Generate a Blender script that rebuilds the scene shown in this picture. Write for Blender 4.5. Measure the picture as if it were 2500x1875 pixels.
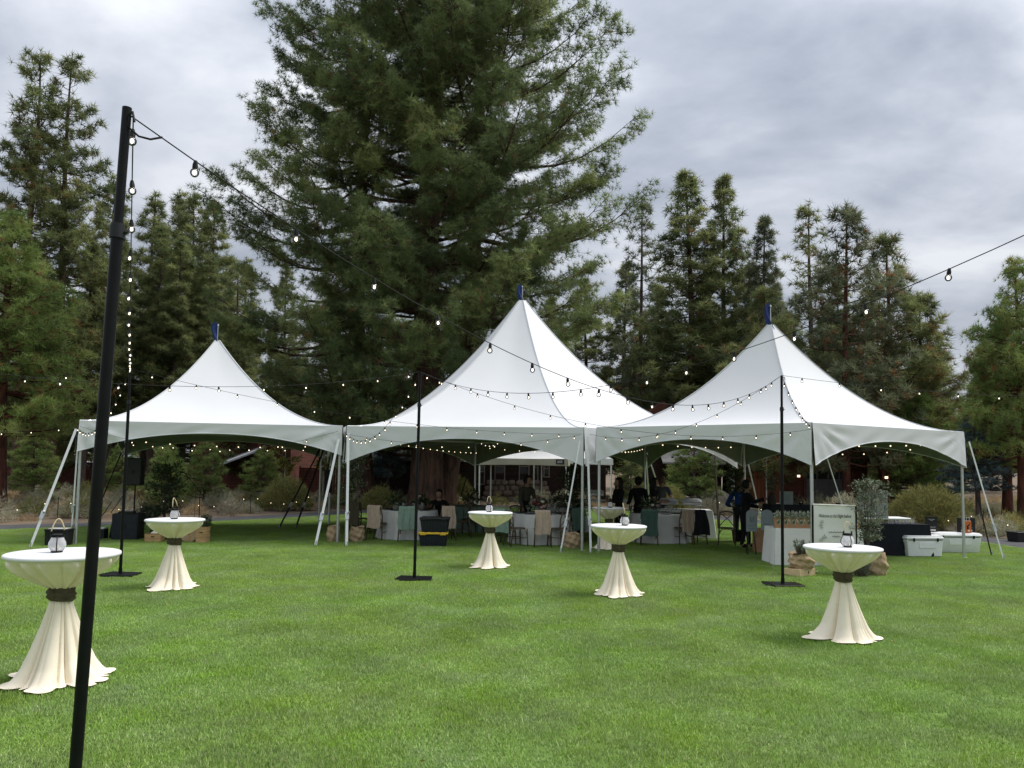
import bpy, bmesh, math, random
import numpy as np
from mathutils import Vector, Matrix

for o in list(bpy.data.objects):
    bpy.data.objects.remove(o)
S = bpy.context.scene
COL = S.collection
R = math.radians
PI = math.pi

# ------------------------------------------------------------------ camera
CAM_H, PITCH, ROLL = 1.95, R(4.0), 0.0138
cd = bpy.data.cameras.new('camera')
cd.sensor_fit = 'HORIZONTAL'; cd.sensor_width = 36.0; cd.lens = 36.0 * 1850 / 2500
cd.shift_y = 0.02964; cd.clip_start = 0.05; cd.clip_end = 3000
cam = bpy.data.objects.new('camera', cd); COL.objects.link(cam)
_f = Vector((0, math.cos(PITCH), math.sin(PITCH))); _u = Vector((0, -math.sin(PITCH), math.cos(PITCH))); _r = Vector((1, 0, 0))
r2 = _r * math.cos(ROLL) + _u * math.sin(ROLL); u2 = _u * math.cos(ROLL) - _r * math.sin(ROLL)
mw = Matrix.Identity(4)
for i in range(3):
    mw[i][0] = r2[i]; mw[i][1] = u2[i]; mw[i][2] = -_f[i]
mw[2][3] = CAM_H
cam.matrix_world = mw
S.camera = cam

# ------------------------------------------------------------------ sky, sun, exposure
SUN_EL, SUN_AZ = R(58), R(76)          # to the right, slightly behind the tents
wd = bpy.data.worlds.new('World'); S.world = wd; wd.use_nodes = True
nt = wd.node_tree; nt.nodes.clear()
def N(t, typ, **kw):
    n = t.nodes.new(typ)
    for k, v in kw.items(): setattr(n, k, v)
    return n
def ramp(t, stops, interp='LINEAR'):
    n = t.nodes.new('ShaderNodeValToRGB'); e = n.color_ramp.elements; n.color_ramp.interpolation = interp
    while len(e) < len(stops): e.new(0.5)
    for i, (p_, c_) in enumerate(stops):
        e[i].position = p_; e[i].color = (c_[0], c_[1], c_[2], 1)
    return n
out = N(nt, 'ShaderNodeOutputWorld')
sky = N(nt, 'ShaderNodeTexSky', sky_type='NISHITA'); sky.sun_disc = False
sky.sun_elevation = SUN_EL; sky.sun_rotation = SUN_AZ
bg1 = N(nt, 'ShaderNodeBackground'); bg1.inputs[1].default_value = 0.05
nt.links.new(sky.outputs[0], bg1.inputs[0])
tc = N(nt, 'ShaderNodeTexCoord')
sep = N(nt, 'ShaderNodeSeparateXYZ'); nt.links.new(tc.outputs['Generated'], sep.inputs[0])
mz = N(nt, 'ShaderNodeMath', operation='MAXIMUM'); nt.links.new(sep.outputs[2], mz.inputs[0]); mz.inputs[1].default_value = 0.0
ma = N(nt, 'ShaderNodeMath', operation='ADD'); nt.links.new(mz.outputs[0], ma.inputs[0]); ma.inputs[1].default_value = 0.30
dx = N(nt, 'ShaderNodeMath', operation='DIVIDE'); nt.links.new(sep.outputs[0], dx.inputs[0]); nt.links.new(ma.outputs[0], dx.inputs[1])
dy = N(nt, 'ShaderNodeMath', operation='DIVIDE'); nt.links.new(sep.outputs[1], dy.inputs[0]); nt.links.new(ma.outputs[0], dy.inputs[1])
cx = N(nt, 'ShaderNodeCombineXYZ'); nt.links.new(dx.outputs[0], cx.inputs[0]); nt.links.new(dy.outputs[0], cx.inputs[1])
mp = N(nt, 'ShaderNodeMapping'); nt.links.new(cx.outputs[0], mp.inputs[0])
mp.inputs['Rotation'].default_value = (0, 0, R(-32)); mp.inputs['Scale'].default_value = (0.95, 1.25, 1); mp.inputs['Location'].default_value = (1.2, 2.45, 0)
n1 = N(nt, 'ShaderNodeTexNoise'); nt.links.new(mp.outputs[0], n1.inputs[0]); n1.inputs['Scale'].default_value = 1.9
n1.inputs['Detail'].default_value = 6; n1.inputs['Roughness'].default_value = 0.5; n1.inputs['Distortion'].default_value = 0.35
rp = ramp(nt, [(0.36, (0.155, 0.172, 0.206)), (0.45, (0.212, 0.230, 0.266)), (0.53, (0.285, 0.300, 0.332)), (0.64, (0.385, 0.396, 0.416))])
n3 = N(nt, 'ShaderNodeTexNoise'); nt.links.new(mp.outputs[0], n3.inputs[0]); n3.inputs['Scale'].default_value = 4.2; n3.inputs['Detail'].default_value = 6; n3.inputs['Distortion'].default_value = 0.2; n3.inputs['Roughness'].default_value = 0.55
nm_ = N(nt, 'ShaderNodeMix', data_type='FLOAT'); nm_.inputs[0].default_value = 0.24; nt.links.new(n1.outputs[0], nm_.inputs[2]); nt.links.new(n3.outputs[0], nm_.inputs[3])
nt.links.new(nm_.outputs[0], rp.inputs[0])
# an overcast sky is brighter towards the zenith: (1 + 2 sin(elevation)) / 3, scaled to 1 near the middle of the view
gz = N(nt, 'ShaderNodeMath', operation='MULTIPLY_ADD'); nt.links.new(mz.outputs[0], gz.inputs[0]); gz.inputs[1].default_value = 1.15; gz.inputs[2].default_value = 0.70
bg2 = N(nt, 'ShaderNodeBackground'); nt.links.new(rp.outputs[0], bg2.inputs[0]); nt.links.new(gz.outputs[0], bg2.inputs[1])
mx = N(nt, 'ShaderNodeMixShader'); mx.inputs[0].default_value = 0.93
nt.links.new(bg1.outputs[0], mx.inputs[1]); nt.links.new(bg2.outputs[0], mx.inputs[2]); nt.links.new(mx.outputs[0], out.inputs[0])

sd = bpy.data.lights.new('sun', 'SUN'); sd.energy = 1.5; sd.angle = R(30); sd.color = (1.0, 0.965, 0.92)
sun = bpy.data.objects.new('sun', sd); COL.objects.link(sun)
sv = Vector((math.sin(SUN_AZ) * math.cos(SUN_EL), math.cos(SUN_AZ) * math.cos(SUN_EL), math.sin(SUN_EL)))
sun.rotation_euler = sv.to_track_quat('Z', 'Y').to_euler(); sun.location = (0, 0, 60)

S.render.engine = 'CYCLES'
S.view_settings.view_transform = 'Standard'; S.view_settings.look = 'None'
S.view_settings.exposure = 1.18; S.view_settings.gamma = 1.0; S.view_settings.use_curve_mapping = False
S.cycles.max_bounces = 6; S.cycles.transparent_max_bounces = 12; S.cycles.diffuse_bounces = 3
S.render.resolution_x = 1024; S.render.resolution_y = 768

# ------------------------------------------------------------------ materials
def M(name, col, rough=0.8, var=0.12, scale=6.0, col2=None, bump=0.0, bscale=60.0, metal=0.0, spec=0.3,
      transl=0.0, tint=None, up=0.0, wave=None, stretch=(1, 1, 1)):
    m = bpy.data.materials.new(name); m.use_nodes = True
    t = m.node_tree; b = t.nodes['Principled BSDF']; o = t.nodes['Material Output']
    b.inputs['Roughness'].default_value = rough; b.inputs['Metallic'].default_value = metal
    b.inputs['Specular IOR Level'].default_value = spec
    g = N(t, 'ShaderNodeNewGeometry'); mpn = N(t, 'ShaderNodeMapping'); mpn.inputs['Scale'].default_value = stretch
    t.links.new(g.outputs['Position'], mpn.inputs[0])
    nz = N(t, 'ShaderNodeTexNoise'); t.links.new(mpn.outputs[0], nz.inputs[0])
    nz.inputs['Scale'].default_value = scale; nz.inputs['Detail'].default_value = 4
    c2 = col2 or tuple(min(1, c * (1 + var)) for c in col); c1 = col if col2 else tuple(c * (1 - var) for c in col)
    if tint:
        at = N(t, 'ShaderNodeAttribute', attribute_name='tint')
        rr = ramp(t, tint); t.links.new(at.outputs['Fac'], rr.inputs[0])
        hs = N(t, 'ShaderNodeHueSaturation'); t.links.new(rr.outputs[0], hs.inputs['Color'])
        mr = N(t, 'ShaderNodeMapRange'); mr.inputs[1].default_value = 0.3; mr.inputs[2].default_value = 0.7
        mr.inputs[3].default_value = 1 - var; mr.inputs[4].default_value = 1 + var
        t.links.new(nz.outputs[0], mr.inputs[0]); t.links.new(mr.outputs[0], hs.inputs['Value'])
        colout = hs.outputs[0]
    else:
        rr = ramp(t, [(0.32, c1), (0.68, c2)]); t.links.new(nz.outputs[0], rr.inputs[0]); colout = rr.outputs[0]
    t.links.new(colout, b.inputs['Base Color'])
    if tint and up: lift(t, b, up)
    if bump:
        n2 = N(t, 'ShaderNodeTexNoise'); n2.inputs['Scale'].default_value = bscale; n2.inputs['Detail'].default_value = 5
        t.links.new(mpn.outputs[0], n2.inputs[0])
        bp = N(t, 'ShaderNodeBump'); bp.inputs['Strength'].default_value = min(1, bump); bp.inputs['Distance'].default_value = 0.02 * bump
        t.links.new(n2.outputs[0], bp.inputs['Height']); t.links.new(bp.outputs[0], b.inputs['Normal'])
    if transl:
        tr = N(t, 'ShaderNodeBsdfTranslucent'); t.links.new(colout, tr.inputs[0])
        ms = N(t, 'ShaderNodeMixShader'); ms.inputs[0].default_value = transl
        t.links.new(b.outputs[0], ms.inputs[1]); t.links.new(tr.outputs[0], ms.inputs[2]); t.links.new(ms.outputs[0], o.inputs[0])
    return m
def lift(t, b, k):
    g = N(t, 'ShaderNodeNewGeometry'); mv = N(t, 'ShaderNodeMix', data_type='VECTOR'); mv.inputs[0].default_value = k
    t.links.new(g.outputs['Normal'], mv.inputs[4]); mv.inputs[5].default_value = (0, 0, 1); vn = N(t, 'ShaderNodeVectorMath', operation='NORMALIZE')
    t.links.new(mv.outputs[1], vn.inputs[0]); t.links.new(vn.outputs[0], b.inputs['Normal'])
def emit(name, col, strength):
    m = bpy.data.materials.new(name); m.use_nodes = True; t = m.node_tree; t.nodes.clear()
    e = N(t, 'ShaderNodeEmission'); e.inputs[0].default_value = (*col, 1); e.inputs[1].default_value = strength
    o = N(t, 'ShaderNodeOutputMaterial'); t.links.new(e.outputs[0], o.inputs[0])
    m.cycles.emission_sampling = 'NONE'
    return m
def clear_glass(name, tintc=(1, 1, 1), gloss=0.14, haze=0.0):
    m = bpy.data.materials.new(name); m.use_nodes = True; t = m.node_tree; t.nodes.clear()
    tr = N(t, 'ShaderNodeBsdfTransparent'); tr.inputs[0].default_value = (*tintc, 1)
    gl = N(t, 'ShaderNodeBsdfGlossy'); gl.inputs['Roughness'].default_value = 0.05
    fr = N(t, 'ShaderNodeLayerWeight'); fr.inputs[0].default_value = gloss * 2.2
    ms = N(t, 'ShaderNodeMixShader'); t.links.new(fr.outputs['Fresnel'], ms.inputs[0])
    t.links.new(tr.outputs[0], ms.inputs[1]); t.links.new(gl.outputs[0], ms.inputs[2])
    o = N(t, 'ShaderNodeOutputMaterial'); last = ms
    if haze:
        df = N(t, 'ShaderNodeBsdfTranslucent'); df.inputs[0].default_value = (0.95, 0.95, 0.97, 1)
        d2 = N(t, 'ShaderNodeBsdfDiffuse'); d2.inputs[0].default_value = (0.9, 0.9, 0.92, 1)
        mm = N(t, 'ShaderNodeMixShader'); t.links.new(df.outputs[0], mm.inputs[1]); t.links.new(d2.outputs[0], mm.inputs[2])
        m3 = N(t, 'ShaderNodeMixShader'); m3.inputs[0].default_value = haze
        t.links.new(ms.outputs[0], m3.inputs[1]); t.links.new(mm.outputs[0], m3.inputs[2]); last = m3
    t.links.new(last.outputs[0], o.inputs[0])
    return m

MT = {}
def mats():
    G = MT
    G['vinyl'] = M('white_vinyl', (0.65, 0.66, 0.665), 0.42, 0.02, 0.8, spec=0.35, bump=0.10, bscale=6)
    G['shade_sheet'] = M('painted_tent_shade', (0.20, 0.215, 0.20), 0.7, 0.04, 1.5)  # shade of the tent underside, put into a dark grey colour
    G['seam'] = M('welded_seam', (0.55, 0.57, 0.59), 0.45, 0.02)
    G['alu'] = M('brushed_aluminium', (0.55, 0.56, 0.57), 0.38, 0.08, 12, metal=0.75)
    G['strap_white'] = M('white_webbing', (0.72, 0.73, 0.73), 0.8, 0.06, 30)
    G['strap_black'] = M('black_webbing', (0.015, 0.015, 0.016), 0.8, 0.1)
    G['blue'] = M('blue_pennant_cloth', (0.014, 0.034, 0.125), 0.75, 0.15, 9, transl=0.2)
    G['black_paint'] = M('black_powder_coat', (0.006, 0.0065, 0.007), 0.38, 0.2, 14, spec=0.16)
    G['black_rubber'] = M('black_rubber', (0.010, 0.010, 0.010), 0.7, 0.1, 10)
    G['black_plastic'] = M('black_plastic', (0.014, 0.015, 0.017), 0.5, 0.2, 20, spec=0.3)
    G['navy_plastic'] = M('dark_navy_plastic', (0.012, 0.016, 0.022), 0.55, 0.2, 10)
    G['yellow_plastic'] = M('yellow_plastic', (0.62, 0.40, 0.035), 0.5, 0.08, 12)
    G['white_plastic'] = M('white_rotomoulded_plastic', (0.76, 0.77, 0.77), 0.5, 0.03, 9, bump=0.05, bscale=150)
    G['linen'] = M('cream_linen', (0.88, 0.79, 0.63), 0.9, 0.03, 5, bump=0.12, bscale=240, transl=0.0)
    G['linen_top'] = M('white_table_top_cover', (0.70, 0.705, 0.70), 0.75, 0.02, 7, bump=0.05, bscale=200)
    G['sash'] = M('olive_brown_sash', (0.075, 0.062, 0.036), 0.85, 0.2, 10, bump=0.2, bscale=120)
    G['cloth_grey'] = M('pale_grey_linen', (0.66, 0.665, 0.63), 0.9, 0.05, 5, bump=0.1, bscale=150, transl=0.06)
    G['cloth_white'] = M('white_linen', (0.82, 0.82, 0.79), 0.9, 0.04, 4, bump=0.16, bscale=45, transl=0.05)
    G['cloth_black'] = M('black_tablecloth', (0.009, 0.011, 0.016), 0.85, 0.2, 6, bump=0.15, bscale=50)
    G['throw_beige'] = M('beige_knit_throw', (0.42, 0.33, 0.25), 0.95, 0.08, 10, bump=0.3, bscale=140)
    G['throw_olive'] = M('dark_olive_throw', (0.10, 0.09, 0.055), 0.95, 0.1, 10, bump=0.3, bscale=140)
    G['throw_sage'] = M('sage_green_throw', (0.19, 0.27, 0.215), 0.95, 0.08, 10, bump=0.3, bscale=140)
    G['throw_green'] = M('deep_green_throw', (0.07, 0.125, 0.10), 0.95, 0.1, 10, bump=0.3, bscale=140)
    G['jacket'] = M('black_jacket_cloth', (0.012, 0.012, 0.014), 0.9, 0.2, 10)
    G['wood_chair'] = M('fruitwood', (0.115, 0.08, 0.052), 0.55, 0.25, 14, stretch=(1, 1, 0.2))
    G['wood_dark'] = M('dark_stained_wood', (0.022, 0.017, 0.013), 0.5, 0.3, 14)
    G['wood_crate'] = M('pine_crate_board', (0.44, 0.28, 0.13), 0.7, 0.2, 9, stretch=(0.3, 0.3, 3), bump=0.1, bscale=30)
    G['wood_pale'] = M('pale_pine_box', (0.62, 0.47, 0.27), 0.7, 0.1, 9, stretch=(0.3, 1, 3))
    G['burlap'] = M('tan_burlap', (0.40, 0.29, 0.175), 0.95, 0.12, 16, bump=0.35, bscale=220)
    G['kraft'] = M('brown_kraft_paper', (0.40, 0.235, 0.125), 0.85, 0.06, 12)
    G['tag_green'] = M('green_gift_tag', (0.07, 0.16, 0.105), 0.8, 0.15, 12)
    G['tag_white'] = M('white_ribbon', (0.72, 0.71, 0.65), 0.8, 0.05)
    G['leaf_sage'] = M('eucalyptus_leaf', (0.3, 0.35, 0.27), 0.7, 0.12, 9, transl=0.25,
                       tint=[(0, (0.22, 0.27, 0.17)), (0.5, (0.50, 0.54, 0.43)), (1, (0.78, 0.77, 0.66))])
    G['leaf_olive'] = M('olive_leaf', (0.1, 0.13, 0.08), 0.55, 0.12, 9, transl=0.25, spec=0.4,
                        tint=[(0, (0.045, 0.07, 0.030)), (0.6, (0.13, 0.165, 0.09)), (0.85, (0.30, 0.34, 0.26)), (1, (0.42, 0.45, 0.36))])
    G['leaf_dark'] = M('dark_glossy_leaf', (0.05, 0.07, 0.03), 0.4, 0.12, 9, transl=0.2, spec=0.45,
                       tint=[(0, (0.018, 0.032, 0.014)), (0.7, (0.05, 0.08, 0.03)), (1, (0.12, 0.15, 0.06))])
    G['leaf_rosemary'] = M('rosemary_needle', (0.1, 0.13, 0.08), 0.7, 0.1, 9, transl=0.2,
                           tint=[(0, (0.05, 0.075, 0.04)), (0.7, (0.13, 0.165, 0.10)), (1, (0.27, 0.30, 0.25))])
    G['leaf_aspen'] = M('yellowing_aspen_leaf', (0.2, 0.2, 0.05), 0.6, 0.15, 1.2, transl=0.5,
                        tint=[(0, (0.07, 0.11, 0.025)), (0.55, (0.16, 0.18, 0.035)), (0.85, (0.38, 0.30, 0.045)), (1, (0.50, 0.27, 0.05))])
    G['flower_pink'] = M('dusty_pink_petal', (0.50, 0.32, 0.30), 0.8, 0.15, 30, transl=0.2)
    G['flower_white'] = M('ivory_petal', (0.62, 0.58, 0.50), 0.8, 0.1, 30, transl=0.2)
    G['flower_red'] = M('burgundy_petal', (0.20, 0.03, 0.04), 0.8, 0.15, 30)
    pg = lambda a, b, c, d: [(0, a), (0.5, b), (0.90, c), (0.95, d), (1, d)]
    brown = (0.26, 0.13, 0.055)
    G['pine_hero'] = M('ponderosa_needles', (0, 0, 0), 0.6, 0.22, 0.55, transl=0.5,
                       tint=pg((0.086, 0.126, 0.052), (0.190, 0.246, 0.092), (0.32, 0.37, 0.14), brown))
    G['pine_far'] = M('distant_pine_needles', (0, 0, 0), 0.6, 0.25, 0.5, transl=0.5,
                      tint=pg((0.100, 0.132, 0.056), (0.190, 0.226, 0.086), (0.31, 0.33, 0.13), brown))
    G['pine_young'] = M('young_pine_needles', (0, 0, 0), 0.6, 0.25, 0.6, transl=0.3,
                        tint=pg((0.13, 0.195, 0.055), (0.235, 0.315, 0.09), (0.36, 0.41, 0.14), (0.30, 0.15, 0.06)))
    G['pine_sage'] = M('sage_pine_needles', (0, 0, 0), 0.6, 0.25, 0.5, transl=0.5,
                      tint=pg((0.085, 0.108, 0.062), (0.150, 0.175, 0.098), (0.23, 0.25, 0.14), brown))
    G['spruce_blue'] = M('blue_spruce_needles', (0, 0, 0), 0.6, 0.2, 0.8, transl=0.15,
                         tint=pg((0.045, 0.075, 0.075), (0.11, 0.165, 0.165), (0.23, 0.30, 0.30), (0.26, 0.33, 0.33)))
    G['bark'] = M('ponderosa_bark', (0.030, 0.020, 0.015), 0.95, 0.1, 3.0, col2=(0.115, 0.062, 0.042), bump=1.0, bscale=9, stretch=(2.2, 2.2, 0.5))
    G['bark_red'] = M('red_pine_bark', (0.040, 0.018, 0.013), 0.95, 0.1, 3.0, col2=(0.14, 0.052, 0.034), bump=1.0, bscale=9, stretch=(2.2, 2.2, 0.5))
    G['bark_grey'] = M('grey_pine_bark', (0.045, 0.034, 0.028), 0.95, 0.1, 4.0, col2=(0.14, 0.105, 0.085), bump=1.0, bscale=12, stretch=(2, 2, 0.6))
    G['bark_white'] = M('pale_aspen_bark', (0.34, 0.32, 0.27), 0.9, 0.2, 10)
    G['twig'] = M('dead_twig', (0.13, 0.10, 0.08), 0.9, 0.25, 4)
    G['siding'] = M('dark_brown_siding', (0.030, 0.016, 0.012), 0.8, 0.35, 1.6, stretch=(0.5, 0.5, 6), bump=0.4, bscale=4)
    G['siding_red'] = M('red_brown_siding', (0.090, 0.030, 0.020), 0.8, 0.3, 1.6, stretch=(0.4, 0.4, 7), bump=0.5, bscale=4)
    G['board_orange'] = M('orange_stained_boards', (0.17, 0.055, 0.022), 0.75, 0.3, 2, stretch=(7, 7, 0.3))
    G['trim_red'] = M('red_brown_timber', (0.105, 0.034, 0.022), 0.75, 0.2, 4)
    G['roof'] = M('weathered_metal_roof', (0.21, 0.205, 0.20), 0.6, 0.2, 3)
    G['roof_pale'] = M('pale_metal_roof', (0.36, 0.37, 0.39), 0.55, 0.12, 2)
    G['garage'] = M('grey_garage_panel', (0.10, 0.10, 0.098), 0.6, 0.08, 3)
    G['trim_pale'] = M('pale_window_trim', (0.22, 0.20, 0.17), 0.7, 0.08)
    G['pane'] = M('dark_window_glass', (0.015, 0.019, 0.019), 0.12, 0.2, 1.2, spec=0.5)
    G['stone'] = M('tan_fieldstone', (0.20, 0.155, 0.125), 0.9, 0.3, 2.2, bump=0.6, bscale=14)
    G['boulder'] = M('pale_boulder', (0.34, 0.29, 0.25), 0.9, 0.25, 2.5, bump=0.8, bscale=9)
    G['mortar'] = M('grey_mortar', (0.11, 0.10, 0.09), 0.95, 0.15)
    G['canvas'] = M('canopy_polyester', (0.72, 0.72, 0.71), 0.7, 0.03, 2, transl=0.12)
    G['canvas_tan'] = M('tan_canopy_valance', (0.34, 0.315, 0.25), 0.8, 0.05, 3, transl=0.06)
    G['white_tube'] = M('white_steel_tube', (0.62, 0.61, 0.57), 0.5, 0.05)
    G['asphalt'] = M('asphalt_path', (0.070, 0.070, 0.072), 0.9, 0.2, 3, bump=0.3, bscale=120)
    G['earth'] = M('dry_earth', (0.115, 0.082, 0.054), 0.95, 0.3, 0.8, col2=(0.20, 0.15, 0.098), bump=0.6, bscale=14)
    G['turf'] = M('turf_soil', (0.105, 0.180, 0.032), 0.95, 0.25, 2.0)
    G['shrub'] = M('sagebrush_twigs', (0, 0, 0), 0.9, 0.2, 0.5, transl=0.25,
                   tint=[(0, (0.20, 0.165, 0.135)), (0.3, (0.32, 0.29, 0.205)), (0.6, (0.37, 0.38, 0.26)), (1, (0.52, 0.46, 0.32))])
    G['rabbitbrush'] = M('rabbitbrush_stems', (0, 0, 0), 0.9, 0.2, 0.7, transl=0.3,
                   tint=[(0, (0.12, 0.13, 0.05)), (0.5, (0.24, 0.25, 0.085)), (1, (0.42, 0.36, 0.12))])
    G['drygrass'] = M('dry_bunchgrass', (0, 0, 0), 0.9, 0.2, 0.5, transl=0.3,
                   tint=[(0, (0.26, 0.17, 0.09)), (0.5, (0.45, 0.32, 0.17)), (1, (0.60, 0.47, 0.28))])
    G['skin'] = M('skin', (0.42, 0.25, 0.18), 0.6, 0.06, 20)
    G['hair_dark'] = M('dark_hair', (0.012, 0.009, 0.008), 0.6, 0.2, 40)
    G['hair_brown'] = M('brown_hair', (0.10, 0.06, 0.035), 0.6, 0.2, 40)
    G['cap'] = M('tan_cap', (0.33, 0.22, 0.12), 0.8, 0.1)
    G['cloth_dark'] = M('black_clothing', (0.010, 0.010, 0.012), 0.9, 0.2, 9)
    G['cloth_olive'] = M('olive_shirt', (0.075, 0.073, 0.052), 0.9, 0.1, 9)
    G['cloth_tee'] = M('charcoal_tee', (0.085, 0.09, 0.10), 0.9, 0.1, 9)
    G['cloth_blue'] = M('blue_patterned_shirt', (0.010, 0.035, 0.09), 0.9, 0.2, 26, col2=(0.015, 0.06, 0.28))
    G['denim'] = M('dark_denim', (0.018, 0.022, 0.032), 0.9, 0.2, 9)
    G['rope'] = M('jute_rope', (0.55, 0.46, 0.28), 0.9, 0.1)
    G['glass'] = clear_glass('bulb_glass', gloss=0.16)
    G['jar'] = clear_glass('frosted_lantern_glass', gloss=0.12, haze=0.45)
    G['acrylic'] = clear_glass('clear_acrylic', (0.88, 0.92, 0.92), gloss=0.12, haze=0.18)
    G['filament'] = emit('warm_filament', (1.0, 0.84, 0.60), 2.0)
    G['glow'] = emit('small_warm_bulb', (1.0, 0.80, 0.54), 0.95)
    G['paper'] = M('off_white_banner', (0.76, 0.76, 0.70), 0.85, 0.03, 3, bump=0.12, bscale=9)
    G['ink'] = M('dark_ink', (0.012, 0.014, 0.014), 0.8, 0.1)
    G['ink_faint'] = M('faint_grey_print', (0.42, 0.43, 0.39), 0.8, 0.15)
    G['board_grey'] = M('grey_green_sign_board', (0.25, 0.29, 0.29), 0.75, 0.06)
    G['ink_soft'] = M('soft_grey_print', (0.13, 0.15, 0.15), 0.8, 0.1)
    G['chalk'] = M('chalk_lettering', (0.62, 0.62, 0.60), 0.9, 0.05)
    G['orange'] = M('orange_gift_bag', (0.62, 0.15, 0.045), 0.75, 0.08, 9)
    G['vase'] = M('stoneware_vase', (0.20, 0.20, 0.17), 0.7, 0.15, 14)
    G['plate'] = M('dark_charger_plate', (0.045, 0.048, 0.040), 0.4, 0.1)
    G['candle'] = M('ivory_candle', (0.70, 0.64, 0.50), 0.6, 0.04)
    G['steel'] = M('stainless_steel', (0.62, 0.62, 0.62), 0.25, 0.05, metal=0.9)
    G['teal'] = M('teal_bucket_plastic', (0.05, 0.13, 0.13), 0.6, 0.1)
mats()
# ------------------------------------------------------------------ mesh helpers
class MB:
    """collects shapes into one mesh"""
    def __init__(s): s.v = []; s.f = []; s.m = []; s.cm = 0
    def add(s, vs, fs):
        o = len(s.v); s.v += [tuple(v) for v in vs]
        for f in fs: s.f.append(tuple(i + o for i in f)); s.m.append(s.cm)
        return s
    def box(s, c, d, rz=0, taper=1.0, rx=0):
        x, y, z = d[0] / 2, d[1] / 2, d[2] / 2; vs = []
        for k, q in ((-1, taper), (1, 1.0)):
            for i, j in ((-1, -1), (1, -1), (1, 1), (-1, 1)): vs.append(Vector((i * x * q, j * y * q, k * z)))
        m = Matrix.Translation(c) @ Matrix.Rotation(rz, 4, 'Z') @ Matrix.Rotation(rx, 4, 'X')
        return s.add([m @ v for v in vs], [(3, 2, 1, 0), (4, 5, 6, 7), (0, 1, 5, 4), (1, 2, 6, 5), (2, 3, 7, 6), (3, 0, 4, 7)])
    def rbox(s, c, d, r, rz=0, taper=1.0):
        """box with bevelled vertical edges and a small top/bottom chamfer"""
        x, y, z = d[0] / 2, d[1] / 2, d[2] / 2
        def ring(k, ins, zz):
            o = []
            for qx, qy, a0 in ((1, 1, 0), (-1, 1, 90), (-1, -1, 180), (1, -1, 270)):
                for a in (0, 45, 90):
                    t = R(a0 + a); o.append(((qx * (x - r) + (r - ins) * math.cos(t)) * k, (qy * (y - r) + (r - ins) * math.sin(t)) * k, zz))
            return o
        q = r * 0.45
        rings = [ring(taper, q, -z), ring(taper, 0, -z + q), ring(1, 0, z - q), ring(1, q, z)]
        m = Matrix.Translation(c) @ Matrix.Rotation(rz, 4, 'Z'); vs = [m @ Vector(v) for rg in rings for v in rg]; n = 12; fs = []
        for a in range(3):
            for i in range(n): fs.append((a * n + i, a * n + (i + 1) % n, (a + 1) * n + (i + 1) % n, (a + 1) * n + i))
        fs += [tuple(range(n - 1, -1, -1)), tuple(range(3 * n, 4 * n))]
        return s.add(vs, fs)
    def tube(s, pts, rad, n=8, cap=True):
        pts = [Vector(p) for p in pts]; rs = rad if isinstance(rad, (list, tuple)) else [rad] * len(pts); vs = []
        up = None
        for i, p in enumerate(pts):
            d = (pts[min(i + 1, len(pts) - 1)] - pts[max(i - 1, 0)]).normalized()
            if up is None:
                up = Vector((0, 0, 1)) if abs(d.z) < 0.9 else Vector((1, 0, 0))
            a = d.cross(up).normalized(); up = a.cross(d).normalized()
            for k in range(n):
                t = 2 * PI * k / n; vs.append(p + a * (rs[i] * math.cos(t)) + up * (rs[i] * math.sin(t)))
        fs = []
        for i in range(len(pts) - 1):
            for k in range(n): fs.append((i * n + k, i * n + (k + 1) % n, (i + 1) * n + (k + 1) % n, (i + 1) * n + k))
        if cap: fs += [tuple(range(n - 1, -1, -1)), tuple(range((len(pts) - 1) * n, len(pts) * n))]
        return s.add(vs, fs)
    def bar(s, a, b, w, h):
        a = Vector(a); b = Vector(b); d = (b - a).normalized(); u = Vector((0, 0, 1)) if abs(d.z) < 0.95 else Vector((0, 1, 0))
        x = d.cross(u).normalized() * w / 2; y = x.cross(d).normalized() * h / 2
        return s.add([a - x - y, a + x - y, a + x + y, a - x + y, b - x - y, b + x - y, b + x + y, b - x + y],
                     [(3, 2, 1, 0), (4, 5, 6, 7), (0, 1, 5, 4), (1, 2, 6, 5), (2, 3, 7, 6), (3, 0, 4, 7)])
    def lathe(s, prof, n=20, c=(0, 0, 0), cap=True, fn=None):
        vs = []
        for r, z in prof:
            for k in range(n):
                t = 2 * PI * k / n; q = fn(r, z, t) if fn else r
                vs.append((c[0] + q * math.cos(t), c[1] + q * math.sin(t), c[2] + z))
        fs = []
        for i in range(len(prof) - 1):
            for k in range(n): fs.append((i * n + k, i * n + (k + 1) % n, (i + 1) * n + (k + 1) % n, (i + 1) * n + k))
        if cap: fs += [tuple(range(n - 1, -1, -1)), tuple(range((len(prof) - 1) * n, len(prof) * n))]
        return s.add(vs, fs)
    def grid(s, fn, nu, nv):
        vs = [fn(i / nu, j / nv) for j in range(nv + 1) for i in range(nu + 1)]
        fs = [(j * (nu + 1) + i, j * (nu + 1) + i + 1, (j + 1) * (nu + 1) + i + 1, (j + 1) * (nu + 1) + i) for j in range(nv) for i in range(nu)]
        return s.add(vs, fs)
    def sphere(s, c, r, n=10, k=6, sc=(1, 1, 1)):
        vs = []; fs = []
        for j in range(k + 1):
            ph = PI * j / k
            for i in range(n):
                t = 2 * PI * i / n; vs.append((c[0] + r * sc[0] * math.sin(ph) * math.cos(t), c[1] + r * sc[1] * math.sin(ph) * math.sin(t), c[2] + r * sc[2] * math.cos(ph)))
        for j in range(k):
            for i in range(n): fs.append((j * n + i, (j + 1) * n + i, (j + 1) * n + (i + 1) % n, j * n + (i + 1) % n))
        return s.add(vs, fs)
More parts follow.
